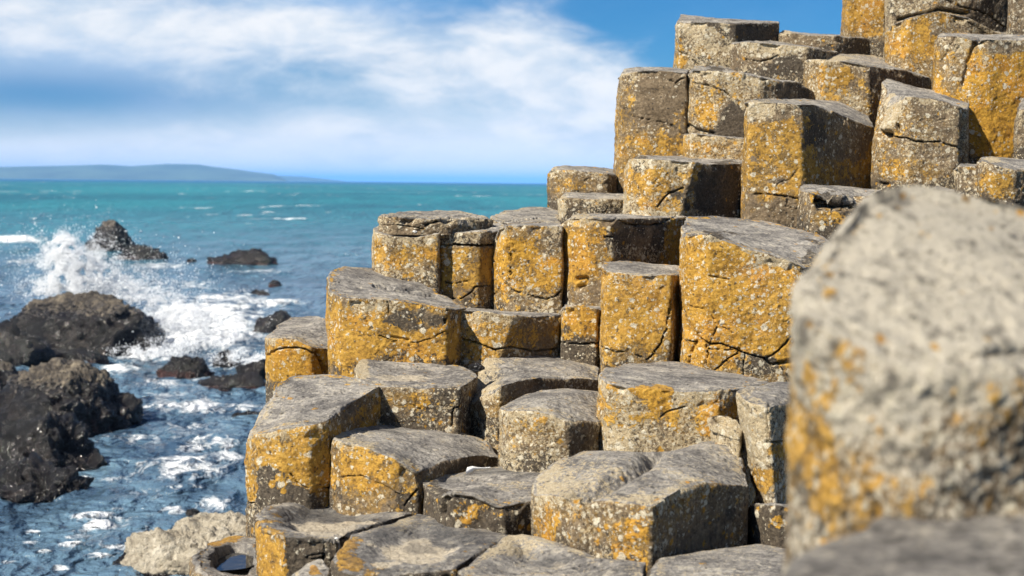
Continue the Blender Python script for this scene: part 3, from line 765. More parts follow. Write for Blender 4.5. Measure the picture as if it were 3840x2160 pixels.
# top rows
column(BC, 'pale crusted block with a black shaded end, alone against the blue sky', '5', 8.2,
       [(607, 170, .2, -14), (632, 140, .05), (800, 150, 0), (1000, 162, 0), (1100, 154, .12), (1303, 158, .4), (1302, 146, .6), (1100, 135, .75), (880, 120, .7), (642, 97, .45)], 480, .15, .85, .15, fillet=.016, cr=.012,
       patches=[('y', 640, 420, 50, 60, .5), ('y', 770, 350, 60, 40, .3), ('b', 1160, 220, 170, 70, .6), ('p', 1160, 220, 170, 70, -.85), ('b', 960, 260, 40, 100, .6), ('b', 800, 410, 60, 40, .6)],  # right end darkened, shade put into its colour
       cracks=[([(610, 345), (680, 370), (760, 440)], 5, .01)], group=GRP)
column(BC, 'low fronted block half covering the pale crusted one on the skyline', '5', 7.9,
       [(985, 300, .2), (1055, 282, .03), (1200, 289, 0), (1490, 320, 0), (1630, 348, .22), (1700, 348, .4), (1700, 328, .6), (1500, 297, .7), (1200, 270, .6), (1020, 270, .4)], 560, .15, .6, .25, fillet=.014,
       patches=[('b', 1370, 440, 120, 60, .4), ('p', 1370, 440, 120, 60, -.45), ('p', 1200, 340, 180, 50, .3), ('p', 1030, 380, 60, 90, -.3), ('b', 1600, 360, 100, 50, .5)], cracks=[([(1080, 400), (1180, 420), (1300, 380)], 7, .008)], group=GRP)
column(BC, 'long dark flat block on the skyline below the topmost pillar', '6', 8.35,
       [(-22, 235, .2), (30, 222, .03), (200, 243, 0), (350, 244, 0), (420, 252, .08), (690, 272, .4), (692, 257, .7), (350, 232, .8), (150, 224, .7), (-5, 208, .4)], 400, .15, .4, .3, fillet=.016, patches=[('p', 20, 215, 40, 25, .9), ('b', 540, 310, 170, 60, .4), ('p', 540, 310, 170, 60, -.3)], group=GRP)
column(BC, 'topmost pillar edge, orange speckled, running out of the picture above', '6', 8.6,
       [(412, -100, .2, -16), (440, -110, 0), (690, -100, 0), (702, -120, .5), (450, -125, .5)], 300, .5, .6, .15, fillet=.02, patches=[('y', 600, 60, 110, 180, .2), ('p', 450, 90, 50, 140, -.2)], group=GRP)
column(BC, 'yellow arched drum carrying a split dark drum near the top corner', '6', 8.2,
       [(692, 225, .2), (735, 165, .06), (850, 115, 0), (1040, 75, 0), (1250, 115, .06), (1400, 195, .16), (1540, 245, .3), (1545, 205, .6), (1040, 65, .7), (720, 155, .6)], 470, .75, .5, .1, fillet=.02,
       patches=[('y', 1230, 190, 200, 70, -.45), ('p', 1230, 190, 180, 60, .2)], cracks=[([(1100, 90), (1250, 150), (1380, 230)], 4, .01)], group=GRP)
column(BC, 'split dark drum resting over the yellow arched drum', '6', 8.32,
       [(695, -100, .2), (740, -110, .03), (1040, -110, 0), (1250, -105, .06), (1540, -100, .3), (1545, -120, .6), (750, -125, .6)], 300, .15, .75, .2, fillet=.02,
       patches=[('b', 1430, 80, 150, 140, .6), ('p', 1430, 80, 150, 140, -.6), ('b', 730, 70, 30, 50, .5)], cracks=[([(1110, 0), (1200, 45), (1330, 75), (1400, 110), (1530, 210)], 6, .03), ([(780, 130), (900, 105), (1060, 62), (1250, 90)], 10, .05)], group=GRP)
column(BC, 'shadowed pillar edge in the top corner beside the split dark drum', '6', 8.0,
       [(1535, -100, .1), (1560, -110, 0), (1760, -110, 0), (1760, -130, .5), (1540, -130, .5)], 300, .25, .5, .3, fillet=.02, group=GRP)

# out of focus in front
column(BC, 'huge blurred near column, orange on one face and pale on its rounded shoulder', '8', 1.42,
       [(182, 350, .14), (238, 520, .05), (540, 680, 0), (800, 670, .0), (1250, 660, .05), (1350, 280, .36), (1010, 92, .40), (800, 74, .40), (600, 26, .40), (420, 55, .36), (270, 215, .26)], 1430, .55, .78, .08, fillet=.028, cr=.024, dome=.008, extra=.6, rim_pale=.5, ydrop=.10,
       patches=[('y', 850, 900, 330, 500, -.20), ('p', 850, 900, 330, 500, -.12), ('y', 600, 480, 460, 110, -.3), ('p', 500, 450, 420, 250, .35), ('y', 330, 1080, 190, 360, .10), ('p', 330, 900, 190, 500, .12), ('p', 560, 380, 500, 380, .4), ('b', 190, 820, 22, 60, 1.), ('b', 215, 1150, 32, 45, 1.), ('b', 440, 1140, 25, 50, 1.), ('b', 265, 1270, 22, 35, 1.), ('y', 900, 850, 150, 110, .35),
                ('b', 640, 1050, 40, 35, .9), ('b', 920, 930, 40, 35, .9), ('b', 760, 1090, 45, 35, .9), ('b', 580, 850, 60, 35, .7), ('b', 880, 640, 80, 25, .6), ('b', 560, 650, 110, 18, .5), ('b', 800, 370, 80, 22, .8), ('b', 500, 390, 28, 45, .9), ('b', 620, 225, 55, 18, .7), ('b', 300, 740, 45, 20, .7),
                ('b', 600, 425, 80, 16, .9), ('b', 690, 385, 55, 18, .9), ('b', 960, 390, 60, 20, .7), ('y', 310, 430, 35, 25, .6), ('y', 640, 215, 40, 16, .5), ('t', 800, 140, 300, 60, .8)],
       mat=NEAR_BASALT, top_pale=.8, amp=1.5, group=GRP)
column(BC, 'blurred grey column top closest of all, in the bottom corner', '8', 1.15,
       [(118, 1450, .1), (160, 1520, 0), (600, 1640, -.08), (1100, 1640, -.05), (1250, 1300, .2), (1005, 1218, .3), (700, 1198, .33), (520, 1203, .3), (430, 1258, .25), (250, 1315, .2), (165, 1370, .16)], 1700, .2, .4, .2, fillet=.02, extra=.5, amp=.6, mat=NEAR_BASALT, top_pale=.22,
       patches=[('w', 840, 1340, 25, 25, .8)], group=GRP)

# ------------------------------------------------------------------ bedrock under the columns
def bedrock():
    xs = np.linspace(-1.4, 8, 95)
    ys = np.linspace(2.2, 16, 130)
    X, Y = np.meshgrid(xs, ys)
    z = EYE - 1.75 + .42 * (Y - 4) * sstep(3.5, 5, Y)
    left = -.75 + np.maximum(0, Y - 6) * .55
    z = z - 3.2 * sstep(.25, -.5, X - left) - .2
    z = np.where(Y > 9, z - (Y - 9) * .75, z)
    P = np.column_stack([X.ravel(), Y.ravel(), z.ravel()])
    P[:, 2] += fbm(P, 1.5, 4) * .12
    nx = len(xs)
    i = (np.arange(len(ys) - 1)[:, None] * nx + np.arange(nx - 1)[None, :]).ravel()
    q = np.stack([i, i + 1, i + nx + 1, i + nx], 1)
    cov = np.tile([.1, .15, .7], (len(P), 1))
    wear = np.zeros((len(P), 3))
    link('ground', make_mesh('ground', P, q, None, BASALT, True, {'cov': cov, 'wear': wear}), kind='structure')


bedrock()


# ------------------------------------------------------------------ shore rocks
def rock_material():
    m, t, b = new_mat('wet_shore_rock')
    p = t.pos()
    dry, weed, pale = t.attr('rock')[:3]
    n1 = t.noise(p, 3.2, 6, .65)
    n2 = t.noise(p, 13, 5, .7)
    n3 = t.noise(p, 50, 3, .7)
    f = t.m('ADD', t.m('MULTIPLY', n1, .5), t.m('MULTIPLY', n2, .5))
    wet = t.ramp(f, [(.36, (.004, .004, .005)), (.5, (.013, .012, .012)), (.65, (.05, .042, .036))])
    dr = t.ramp(f, [(.36, (.016, .014, .013)), (.49, (.065, .052, .039)), (.66, (.26, .215, .15))])
    pl = t.ramp(f, [(.36, (.10, .082, .06)), (.47, (.33, .285, .21)), (.62, (.54, .485, .385))])
    dm = t.step(t.m('ADD', dry, t.m('MULTIPLY', t.m('SUBTRACT', n2, .5), 2.2)), .5, .95)
    col = t.mix(dm, wet, dr)
    pm = t.step(t.m('ADD', pale, t.m('MULTIPLY', t.m('SUBTRACT', n2, .5), 1.2)), .4, .7)
    col = t.mix(pm, col, pl)
    wm = t.step(t.m('ADD', weed, t.m('MULTIPLY', t.m('SUBTRACT', n1, .5), 1.6)), .45, .7)
    col = t.mix(t.m('MULTIPLY', wm, .85), col, t.ramp(n2, [(.35, (.018, .008, .007)), (.65, (.075, .030, .024))]))
    t.put(b.inputs['Base Color'], col)
    t.put(b.inputs['Roughness'], t.m('ADD', .13, t.m('MULTIPLY', t.m('MAXIMUM', dm, pm), .6)))
    b.inputs['Specular IOR Level'].default_value = .5
    h = t.m('ADD', t.m('MULTIPLY', n2, .7), t.m('MULTIPLY', n3, .3))
    t.put(b.inputs['Normal'], t.bump(h, 1., .085))
    return m


ROCKM = rock_material()
NR = 0


def rock(name, label, cat, c, rx, ry, h, sink=.35, dry=.6, weed=.6, pale=0., jag=1., flat=0., skew=0., res=120, group='wet rocks in the surf'):
    """A sea rock: lumpy dome rx by ry wide and h high at c, carrying on under the water."""
    global NR
    NR += 1
    nu, nv = res, res // 2
    a = np.arange(nu) / nu * 2 * math.pi
    b = np.linspace(-.5, math.pi / 2 - .02, nv)
    A, Bv = np.meshgrid(a, b)
    d = np.stack([np.cos(A) * np.cos(Bv), np.sin(A) * np.cos(Bv), np.sin(Bv)], -1).reshape(-1, 3)
    e = 1.6 if flat else 2.0
    sz = np.sign(d[:, 2]) * np.abs(d[:, 2]) ** (1 if not flat else .75)
    P = np.column_stack([d[:, 0] * rx, d[:, 1] * ry, sz * h])
    P[:, 0] += skew * np.clip(P[:, 2], 0, None)
    prng = np.random.default_rng(NR)
    for _k in range(26 if jag >= .55 else 14):      # broken faces
        n_ = prng.normal(size=3)
        n_[2] = abs(n_[2]) * .8
        n_ /= np.linalg.norm(n_)
        d0 = math.sqrt((n_[0] * rx) ** 2 + (n_[1] * ry) ** 2 + (n_[2] * h) ** 2) * prng.uniform(.80, 1.0)
        P = P - n_ * np.maximum(P @ n_ - d0, 0)[:, None]
    S = (rx + ry + h) / 3
    o = NR * 7.13
    q = P / S
    rid = 1 - np.abs(fbm(q + o, 2.1, 2)) * 1.8
    k = (fbm(q + o, 1.15, 3) * .26 + rid * .10 + fbm(q + o + 9, 4.5, 3, .6) * .09 + fbm(q + o, 14, 3, .65) * .05) * S * jag
    P = P + d * k[:, None]
    P[:, 2] = np.where(P[:, 2] < 0, P[:, 2] * 1.2 - .0, P[:, 2])
    hh = np.clip(P[:, 2] / h, 0, 1.3) * .85
    at_ = np.column_stack([sstep(.35, .95, hh) * dry, sstep(.45, .05, hh) * weed, pale * sstep(.0, .3, hh)])
    i = np.arange(nv - 1)[:, None] * nu + np.arange(nu)[None, :]
    j = np.arange(nv - 1)[:, None] * nu + (np.arange(nu)[None, :] + 1) % nu
    quads = np.stack([i, j, j + nu, i + nu], -1).reshape(-1, 4)
    last = (nv - 1) * nu
    P = np.vstack([P, P[last:].mean(0)])
    at_ = np.vstack([at_, at_[last:].mean(0)])
    kk = np.arange(nu)
    tris = np.stack([last + kk, last + (kk + 1) % nu, np.full(nu, len(P) - 1)], 1)
    me = make_mesh(name, P, quads, tris, ROCKM, True, {'rock': at_}, ngons=[np.arange(nu)[::-1]])
    return link(name, me, c, label=label, cat=cat, group=group)


def rock7(label, x0, x1, ytop, ybase, deep=.7, name='sea_rock', **k):
    """Rock whose waterline spans x0..x1 at ybase (region 7) and whose top shows at ytop."""
    c = sea_at('7', (x0 + x1) / 2, ybase)
    s = REG['7'][2]
    rx = (x1 - x0) / 2 * s * c[1] / FPX
    ry = rx * deep
    c[1] += ry * .8
    c[0] *= c[1] / (c[1] - ry * .8)
    h = (ybase - ytop) * s * c[1] / FPX
    h = EYE - (EYE / ((spx('7', 0, ybase)[1] - 676)) * (spx('7', 0, ytop)[1] - 676)) * c[1] / (c[1] - ry * .8)
    return rock(name, label, k.pop('cat', 'rock'), c, rx * 1.06, ry * 1.1, max(h, .08) * .98, **k)


rock7('craggy upright rock with spray rising in front of it', 352, 512, 60, 170, dry=.9, weed=.2, skew=.15, jag=.8, deep=.9)
rock7('low dark ledge at the foot of the craggy upright rock', 455, 668, 166, 206, deep=.5, weed=.9, dry=.1)
rock7('long reddish brown hump of rock alone in open water', 808, 1112, 176, 228, deep=.5, weed=1., dry=.3, jag=.7)
rock7('tiny dark rock tip next to the long reddish hump', 735, 775, 200, 212, weed=1., dry=0, res=50)
rock7('great flat topped brown rock where the wave breaks', -90, 690, 350, 575, deep=.7, flat=1, dry=1.15, weed=.3, jag=.5, res=200)
rock7('black wet shelf in front of the great flat topped rock', -120, 190, 470, 632, deep=.8, dry=.1, weed=.2, jag=.8, res=140)
rock7('glistening reddish ledge between the flat topped rock and the crusted boulder', 130, 420, 560, 612, deep=.5, dry=0, weed=1.1, jag=.6, res=120)
rock7('broad boulder crusted with pale barnacles, dark toward the channel', -60, 580, 610, 895, deep=.8, dry=1.45, weed=.4, jag=.7, res=220)
rock7('tan topped rock at the picture border behind the barnacled boulder', -140, 90, 600, 740, deep=.8, dry=1.5, weed=0, jag=.6, res=140)
rock7('jagged black rock reaching into dark water', -120, 372, 850, 1050, deep=.7, dry=.15, weed=.25, jag=1., res=200)
rock7('lowest black glistening rock beside calm dark water', -140, 362, 1010, 1160, deep=.6, dry=.05, weed=.2, jag=1., res=200)
rock7('dark boulder half hidden behind the short rounded column', 990, 1190, 415, 505, deep=.8, dry=.25, weed=.2, jag=.7)
rock7('seaweedy rock awash in white foam', 640, 842, 588, 655, deep=.5, dry=.1, weed=.7, jag=.9)
rock7('round black rock with foam pouring over it', 845, 945, 560, 612, deep=.6, dry=0, weed=.3, jag=.8, res=80)
rock7('black knobbly rock close under the seaward columns', 925, 1090, 605, 690, deep=.6, dry=.1, weed=.4, jag=.9)
rock7('flat brown weed covered reef below the knobbly rock', 780, 1090, 660, 712, deep=.4, dry=.1, weed=1.1, jag=.7)
rock7('small brown tip of rock off the weed covered reef', 858, 908, 704, 722, weed=1.1, dry=0, res=50)
rock7('reddish rocks breaking the surface by the lichened column edge', 905, 1060, 798, 838, deep=.4, weed=1., dry=.1, jag=1.)
rock7('dark knob of rock in the foam streaks above the pale shore rock', 728, 806, 1190, 1222, deep=.6, weed=.6, dry=.1, res=60)
rock7('distant dark red rock tip in open water', 1058, 1110, 285, 306, weed=1., dry=0, res=50)
rock7('distant thin reef line past the breaking wave', 980, 1064, 325, 344, deep=.3, weed=.8, dry=0, res=60)
# pale shore rock
rock('shore_rock', 'pale cream shore rock just below the lowest column', 'rock', (at('7', 905, 1449, 11.9)[0], 12.2, 0), .66, .55, .26, dry=1.2, weed=0, pale=1.1, jag=.65, res=200, group='rocks of the near shore')
rock('shore_rock', 'low cream shelf sloping down from the pale shore rock to the water', 'rock', (at('7', 745, 1449, 11.6)[0], 11.75, -.05), .72, .5, .27, dry=1.2, weed=0, pale=1.0, jag=.65, res=200, group='rocks of the near shore')
rock('shore_rock', 'dark wet rock at the water edge below the cream shelf', 'rock', (at('7', 520, 1449, 11.4)[0], 11.75, -.03), .30, .26, .10, dry=.2, weed=.2, pale=.0, jag=.8, res=120, group='rocks of the near shore')


# ------------------------------------------------------------------ small things on the stones
def plain(name, c, rough=.6):
    m, t, b = new_mat(name)
    p = t.pos()
    n = t.noise(p, 140, 3)
    t.put(b.inputs['Base Color'], t.ramp(n, [(.3, tuple(v * .8 for v in c)), (.7, c)]))
    b.inputs['Roughness'].default_value = rough
    return m


def feather():
    m = plain('white_feather', (.8, .79, .76), .7)
    pts = [at('1', x, y, D) for x, y, D in ((1281, 888, 4.58), (1300, 872, 4.60), (1322, 858, 4.62), (1350, 858, 4.63), (1385, 858, 4.64), (1418, 855, 4.66))]
    wid = [.004, .016, .010, .004, .003, .003]
    V = []
    for p, w in zip(pts, wid):
        p = p + np.array([0, 0, .012])
        V += [p + np.array([-w * .5, -w * .3, w * .7]), p + np.array([w * .5, w * .3, -w * .7 - .002]), p + np.array([0, -.003, .001])]
    q = []
    for k in range(len(pts) - 1):
        for a in range(3):
            b = (a + 1) % 3
            q.append((k * 3 + a, k * 3 + b, k * 3 + 3 + b, k * 3 + 3 + a))
    base = pts[0]
    link('feather', make_mesh('feather', np.array(V) - base, q, [(0, 1, 2), (15, 17, 16)], m), base, label='white feather lying on the damp ledge of the low dark column', cat='feather')


feather()


def pebble(label, reg, x, y, D, r):
    m = bpy.data.materials.get('white_pebble') or plain('white_pebble', (.8, .78, .74), .8)
    nu, nv = 20, 12
    A, B = np.meshgrid(np.arange(nu) / nu * 2 * math.pi, np.linspace(-1.5, 1.5, nv))
    d = np.stack([np.cos(A) * np.cos(B), np.sin(A) * np.cos(B) * .8, np.sin(B) * .6], -1).reshape(-1, 3) * r
    d = d * (1 + .35 * fbm(d / r, 1.3, 2))[:, None]
    i = np.arange(nv - 1)[:, None] * nu + np.arange(nu)[None, :]
    j = np.arange(nv - 1)[:, None] * nu + (np.arange(nu)[None, :] + 1) % nu
    link('pebble', make_mesh('pebble', d, np.stack([i, j, j + nu, i + nu], -1).reshape(-1, 4), None, m, ngons=[np.arange(nu)[::-1], np.arange(nu) + (nv - 1) * nu]), at(reg, x, y, D), label=label, cat='pebble')


pebble('white pebble on the front lip of the silt floored hollow', '1', 545, 1236, 3.97, .005)
def stone(label, reg, x, y, D, r, m=ROCKM):
    pebble(label, reg, x, y, D, r)
    o = COL.objects[-1]
    o.name = o.data.name = 'loose_stone'
    o['category'] = 'stone'
    o.data.materials[0] = m


stone('small round grey stone wedged at the back of the broken cornered stone', '1', 1335, 268, 5.45, .03)
pebble('white limpet shell stuck under the loose crusted slab', '3', 645, 486, 6.2, .010)


def pool():
    m, t, b = new_mat('rain_pool')
    b.inputs['Base Color'].default_value = (.03, .03, .03, 1)
    b.inputs['Roughness'].default_value = .03
    b.inputs['Specular IOR Level'].default_value = .6
    t.put(b.inputs['Normal'], t.bump(t.noise(t.pos(), 30, 2), .1, .003))
    c = at('7', 925, 1392, 4.45)
    n = 48
    a = np.arange(n) / n * 2 * math.pi
    rr = 1 + .12 * np.sin(3 * a + 1) + .07 * np.sin(5 * a)
    V = np.column_stack([np.cos(a) * .085 * rr, np.sin(a) * .10 * rr, np.zeros(n)])
    V = np.vstack([V, [0, 0, 0]])
    T = [(k, (k + 1) % n, n) for k in range(n)]
    link('puddle', make_mesh('puddle', V, None, T, m), c, label='still rainwater reflecting the sky in the hollow of the lowest column', cat='puddle')


pool()


# ------------------------------------------------------------------ sea
FOAM = [(800, 440, 280, 80, .9), (560, 575, 150, 34, 1.), (760, 520, 260, 55, 1.), (950, 600, 140, 45, .7), (650, 745, 90, 22, .55), (800, 785, 280, 26, .65), (720, 1030, 180, 42, .85), (880, 985, 130, 30, .7), (850, 930, 200, 34, .6),
        (500, 912, 140, 22, .5), (380, 1225, 95, 20, .75), (390, 1262, 60, 16, .9), (830, 1165, 90, 36, .7), (690, 1195, 60, 20, .75), (290, 1333, 65, 10, .8), (470, 1335, 60, 16, .7), (130, 1280, 34, 9, .75), (120, 1322, 42, 9, .7),
        (235, 1415, 42, 11, .75), (180, 1358, 40, 6, .7), (560, 1275, 50, 14, .6), (60, 122, 110, 14, 1.1), (620, 228, 110, 14, .65), (1060, 375, 140, 14, .8), (900, 362, 160, 28, .75), (430, 330, 260, 60, .55), (90, 210, 90, 8, .6), (330, 600, 60, 20, .5),
        (600, 690, 120, 30, .5), (480, 640, 90, 26, .6), (620, 1315, 60, 16, .55), (700, 860, 150, 20, .45), (330, 1070, 60, 10, .5), (30, 1395, 40, 8, .5), (980, 330, 90, 10, .6), (760, 300, 120, 20, .4), (400, 1370, 90, 14, .5), (560, 1120, 90, 16, .4), (450, 1075, 70, 12, .45),
        (720, 1110, 100, 18, .55), (560, 830, 70, 14, .4), (250, 1345, 120, 30, .15), (700, 660, 320, 130, .26), (750, 950, 300, 200, .24), (500, 1250, 350, 150, .16), (1000, 250, 160, 6, .55)]


def sea():
    m, t, b = new_mat('sea_water')
    p = t.pos()
    foam, teal, _ = t.attr('sea')[:3]
    cd = t.vm('LENGTH', p)
    pf = t.vm('MULTIPLY', t.vm('ADD', p, t.vm('SCALE', t.noise(p, 1.2, 3, color=True), scale=.8)), (1, .6, 1))
    n1 = t.noise(pf, .9, 6, .62)
    n2 = t.noise(pf, 3.6, 6, .68)
    n3 = t.noise(p, 15, 4, .7)
    f = t.m('ADD', t.m('ADD', t.m('MULTIPLY', t.m('SUBTRACT', n1, .5), .9), t.m('MULTIPLY', t.m('SUBTRACT', n2, .5), .75)), t.m('MULTIPLY', t.m('SUBTRACT', n3, .5), .25))
    fm = t.step(t.m('ADD', t.m('MULTIPLY', f, 2.1), foam), .44, .92)
    lace = t.m('ABSOLUTE', t.m('SUBTRACT', t.noise(t.vm('MULTIPLY', pf, (1, .55, 1)), 1.7, 4, .6), .5))
    fm = t.m('MAXIMUM', fm, t.m('MULTIPLY', t.m('MULTIPLY', t.step(lace, .032, .008), t.step(foam, .12, .5)), t.step(n2, .42, .58, .25, .9)))
    # white horses far out
    wc = t.noise(t.vm('MULTIPLY', p, (.055, .02, 1)), 1.0, 5, .62)
    wc2 = t.noise(t.vm('MULTIPLY', p, (.35, .12, 1)), 1.0, 3, .6)
    wm = t.m('MULTIPLY', t.step(t.m('ADD', wc, t.m('MULTIPLY', t.m('SUBTRACT', wc2, .5),   .8)), .665, .75), t.step(cd, 40, 90))
    fm = t.m('MAXIMUM', fm, t.m('MULTIPLY', wm, .8))
    big = t.noise(t.vm('MULTIPLY', p, (.012, .006, 1)), 1., 4, .6)
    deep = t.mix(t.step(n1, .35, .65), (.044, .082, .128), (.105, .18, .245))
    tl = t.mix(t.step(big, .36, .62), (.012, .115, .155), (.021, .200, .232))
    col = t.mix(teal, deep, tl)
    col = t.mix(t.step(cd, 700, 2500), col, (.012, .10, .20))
    col = t.mix(fm, col, (.82, .84, .85))
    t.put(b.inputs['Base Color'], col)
    t.put(b.inputs['Roughness'], t.m('ADD', .16, t.m('ADD', t.m('MULTIPLY', fm, .6), t.step(cd, 20, 200, 0, .22))))
    t.put(b.inputs['Specular IOR Level'], t.m('MULTIPLY', t.m('SUBTRACT', 1., fm), t.step(cd, 30, 300, .5, .22)))
    b.inputs['IOR'].default_value = 1.33
    r1 = t.noise(t.vm('MULTIPLY', p, (1, .7, 1)), 2.2, 5, .6)
    r2 = t.noise(t.vm('MULTIPLY', p, (1, .7, 1)), 9, 4, .6)
    nr = t.bump(r1, .8, .3)
    nr = t.bump(r2, .4, .05, nr)
    nr = t.bump(t.noise(t.vm('MULTIPLY', p, (.12, .05, 1)), 1., 6, .65), 1., 2.2, nr)
    nr = t.bump(t.m('MULTIPLY', fm, t.m('ADD', n2, n3)), .6, .08, nr)
    t.put(b.inputs['Normal'], nr)
    azs = np.radians(np.concatenate([np.linspace(-100, -26, 40), np.linspace(-25.5, 4, 620), np.linspace(4.6, 100, 60)]))
    near = EYE / np.linspace(EYE / 5., EYE / 900., 560)
    ds = np.concatenate([np.array([1.5, 3, 4]), near, np.geomspace(1000, 45000, 26)])
    D, A = np.meshgrid(ds, azs, indexing='ij')
    P = np.column_stack([(D * np.sin(A)).ravel(), (D * np.cos(A)).ravel(), np.zeros(D.size)])
    d = np.hypot(P[:, 0], P[:, 1])
    q = P * np.array([1, .8, 0])
    f1 = sstep(260, 90, d)
    f2 = sstep(60, 25, d)
    P[:, 2] = fbm(q, .22, 2) * .10 * sstep(900, 250, d) + (.35 - np.abs(fbm(q + 4, .6, 2))) * .11 * f1 * 1.25 + fbm(q + 8, 1.9, 3) * .06 * f2
    X, Y = project(P)
    s = REG['7'][2]
    rx, ry = X / s, (Y - 780) / s
    fo = np.zeros(len(P))
    for cx, cy, ex, ey, a in FOAM:
        fo = np.maximum(fo, a * np.exp(-(((rx - cx) / ex) ** 2 + ((ry - cy) / ey) ** 2) ** 1.3 * .9))
    fo = np.where(P[:, 1] > 5, fo, 0)
    P[:, 2] += .10 * fo * f1 * (.5 + fbm(P, 1.1, 3)) + .30 * np.exp(-(((rx - 800) / 260) ** 2 + ((ry - 470) / 70) ** 2)) * (.6 + fbm(P, .7, 3)) * (P[:, 1] > 5)
    te = sstep(30, 95, d)
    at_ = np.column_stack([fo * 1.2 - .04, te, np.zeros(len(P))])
    n = len(azs)
    i = (np.arange(len(ds) - 1)[:, None] * n + np.arange(n - 1)[None, :]).ravel()
    link('sea', make_mesh('sea', P, np.stack([i, i + n, i + n + 1, i + 1], 1), None, m, True, {'sea': at_}), kind='structure')


sea()


# ------------------------------------------------------------------ spray of the breaking wave
def spray():
    m, t, b = new_mat('spray')
    b.inputs['Base Color'].default_value = (.88, .9, .92, 1)
    b.inputs['Roughness'].default_value = .4
    G = [(255, 150, 40, 40, 9000, 29.3), (235, 190, 60, 60, 16000, 29.3), (300, 235, 80, 60, 20000, 29.2), (250, 310, 100, 45, 24000, 29.), (390, 280, 110, 60, 13000, 29.1), (330, 210, 110, 80, 8000, 29.2), (520, 350, 120, 50, 6000, 29.), (640, 380, 90, 45, 5000, 28.6),
         (760, 430, 130, 40, 5500, 28.), (860, 470, 120, 30, 4000, 27.6), (600, 565, 120, 18, 5000, 24.6), (720, 530, 120, 24, 4000, 25.), (450, 330, 260, 90, 7000, 29.), (680, 450, 40, 60, 3500, 27.), (930, 590, 80, 22, 2500, 23.8), (270, 210, 210, 150, 7000, 29.2), (520, 310, 280, 120, 6000, 29.)]
    c = []
    for cx, cy, ex, ey, n, base in G:
        x = cx + rng.normal(size=n) * ex * .62
        y = cy + rng.normal(size=n) * ey * .62
        dd = base + rng.normal(size=n) * .35
        den = fbm(np.column_stack([x, y * 1.0, dd * 30]), .022, 4, .6)
        k = rng.random(n) < sstep(-.55, .45, den)
        X_, Y_ = spx('7', x[k], y[k])
        C_ = np.column_stack([(X_ - 1920) / FPX, -(Y_ - 1080) / FPX, -np.ones(k.sum())]) @ RN.T
        c.append(C_ * (dd[k] / C_[:, 1])[:, None] + np.array([0, 0, EYE]))
    c = np.concatenate(c)
    c = c[c[:, 2] > .02]
    n = len(c)
    r = np.clip(np.exp(rng.normal(-5.25, .42, n)), .0025, .022)
    o = np.array([[1, 1, 1], [-1, -1, 1], [-1, 1, -1], [1, -1, -1]], float) * .75
    V = (c[:, None, :] + o[None] * r[:, None, None]).reshape(-1, 3)
    f = np.array([[0, 2, 1], [0, 1, 3], [0, 3, 2], [1, 2, 3]])
    T = (np.arange(n)[:, None, None] * 4 + f[None]).reshape(-1, 3)
    link('sea_spray', make_mesh('sea_spray', V, None, T, m, True), label='burst of white spray thrown up by a wave behind the flat topped rock', cat='spray', kind='stuff')


spray()


# ------------------------------------------------------------------ headland far off
def headland(name, prof, D, depth, col):
    m, t, b = new_mat(name)
    n = t.noise(t.pos(), .004, 5, .6)
    t.put(b.inputs['Base Color'], t.ramp(n, [(.35, col), (.65, tuple(v * 1.8 for v in col))]))
    b.inputs['Roughness'].default_value = 1
    xs = np.linspace(prof[0][0], prof[-1][0], 240)
    ys = np.interp(xs, [p[0] for p in prof], [p[1] for p in prof])
    k = 3840 / 2576
    V = []
    rows = 14
    for j in range(rows):
        f = j / (rows - 1)
        hh = math.sin(f * math.pi) ** .7 if f < 1 else 0
        for x, y in zip(xs, ys):
            r = ray(x * k, y * k)
            p = r * (D / r[1])
            zt = max(p[2] + EYE, 2)
            V.append((p[0] * (1 + depth * (f - .5) / D), D + depth * (f - .5), zt * hh - .5))
    V = np.array(V)
    V[:, 2] *= 1 + .12 * fbm(V / 900., 1., 4)
    n_ = 240
    i = (np.arange(rows - 1)[:, None] * n_ + np.arange(n_ - 1)[None, :]).ravel()
    link(name, make_mesh(name, V, np.stack([i, i + 1, i + n_ + 1, i + n_], 1), None, m, True), kind='structure')


headland('hills', [(-500, 425), (-200, 418), (0, 421), (150, 418), (250, 415), (330, 419), (420, 412), (500, 413), (600, 425), (690, 438), (720, 452)], 8000, 1800, (.05, .07, .04))
headland('far_hills', [(520, 450), (600, 444), (700, 441), (760, 444), (820, 450), (870, 456), (900, 459)], 11000, 1600, (.05, .07, .04))


def haze():
    m = bpy.data.materials.new('haze')
    m.use_nodes = True
    t = NT(m.node_tree)
    for n in list(t.n):
        if n.type == 'BSDF_PRINCIPLED':
            t.n.remove(n)
    out = [n for n in t.n if n.type == 'OUTPUT_MATERIAL'][0]
    v = t.n.new('ShaderNodeVolumePrincipled')
    v.inputs['Color'].default_value = (.22, .53, 1, 1)
    v.inputs['Density'].default_value = HAZE
    v.inputs['Anisotropy'].default_value = -.25
    t.l.new(v.outputs[0], out.inputs['Volume'])
    x0, x1, y0, y1, z0, z1 = -46500, 46500, -9000, 46500, -4, 130
    V = [(x, y, z) for x in (x0, x1) for y in (y0, y1) for z in (z0, z1)]
    q = [(0, 1, 3, 2), (4, 6, 7, 5), (0, 4, 5, 1), (2, 3, 7, 6), (0, 2, 6, 4), (1, 5, 7, 3)]
    link('haze', make_mesh('haze', V, q, None, m, False), kind='stuff')


HAZE = .8e-4
haze()

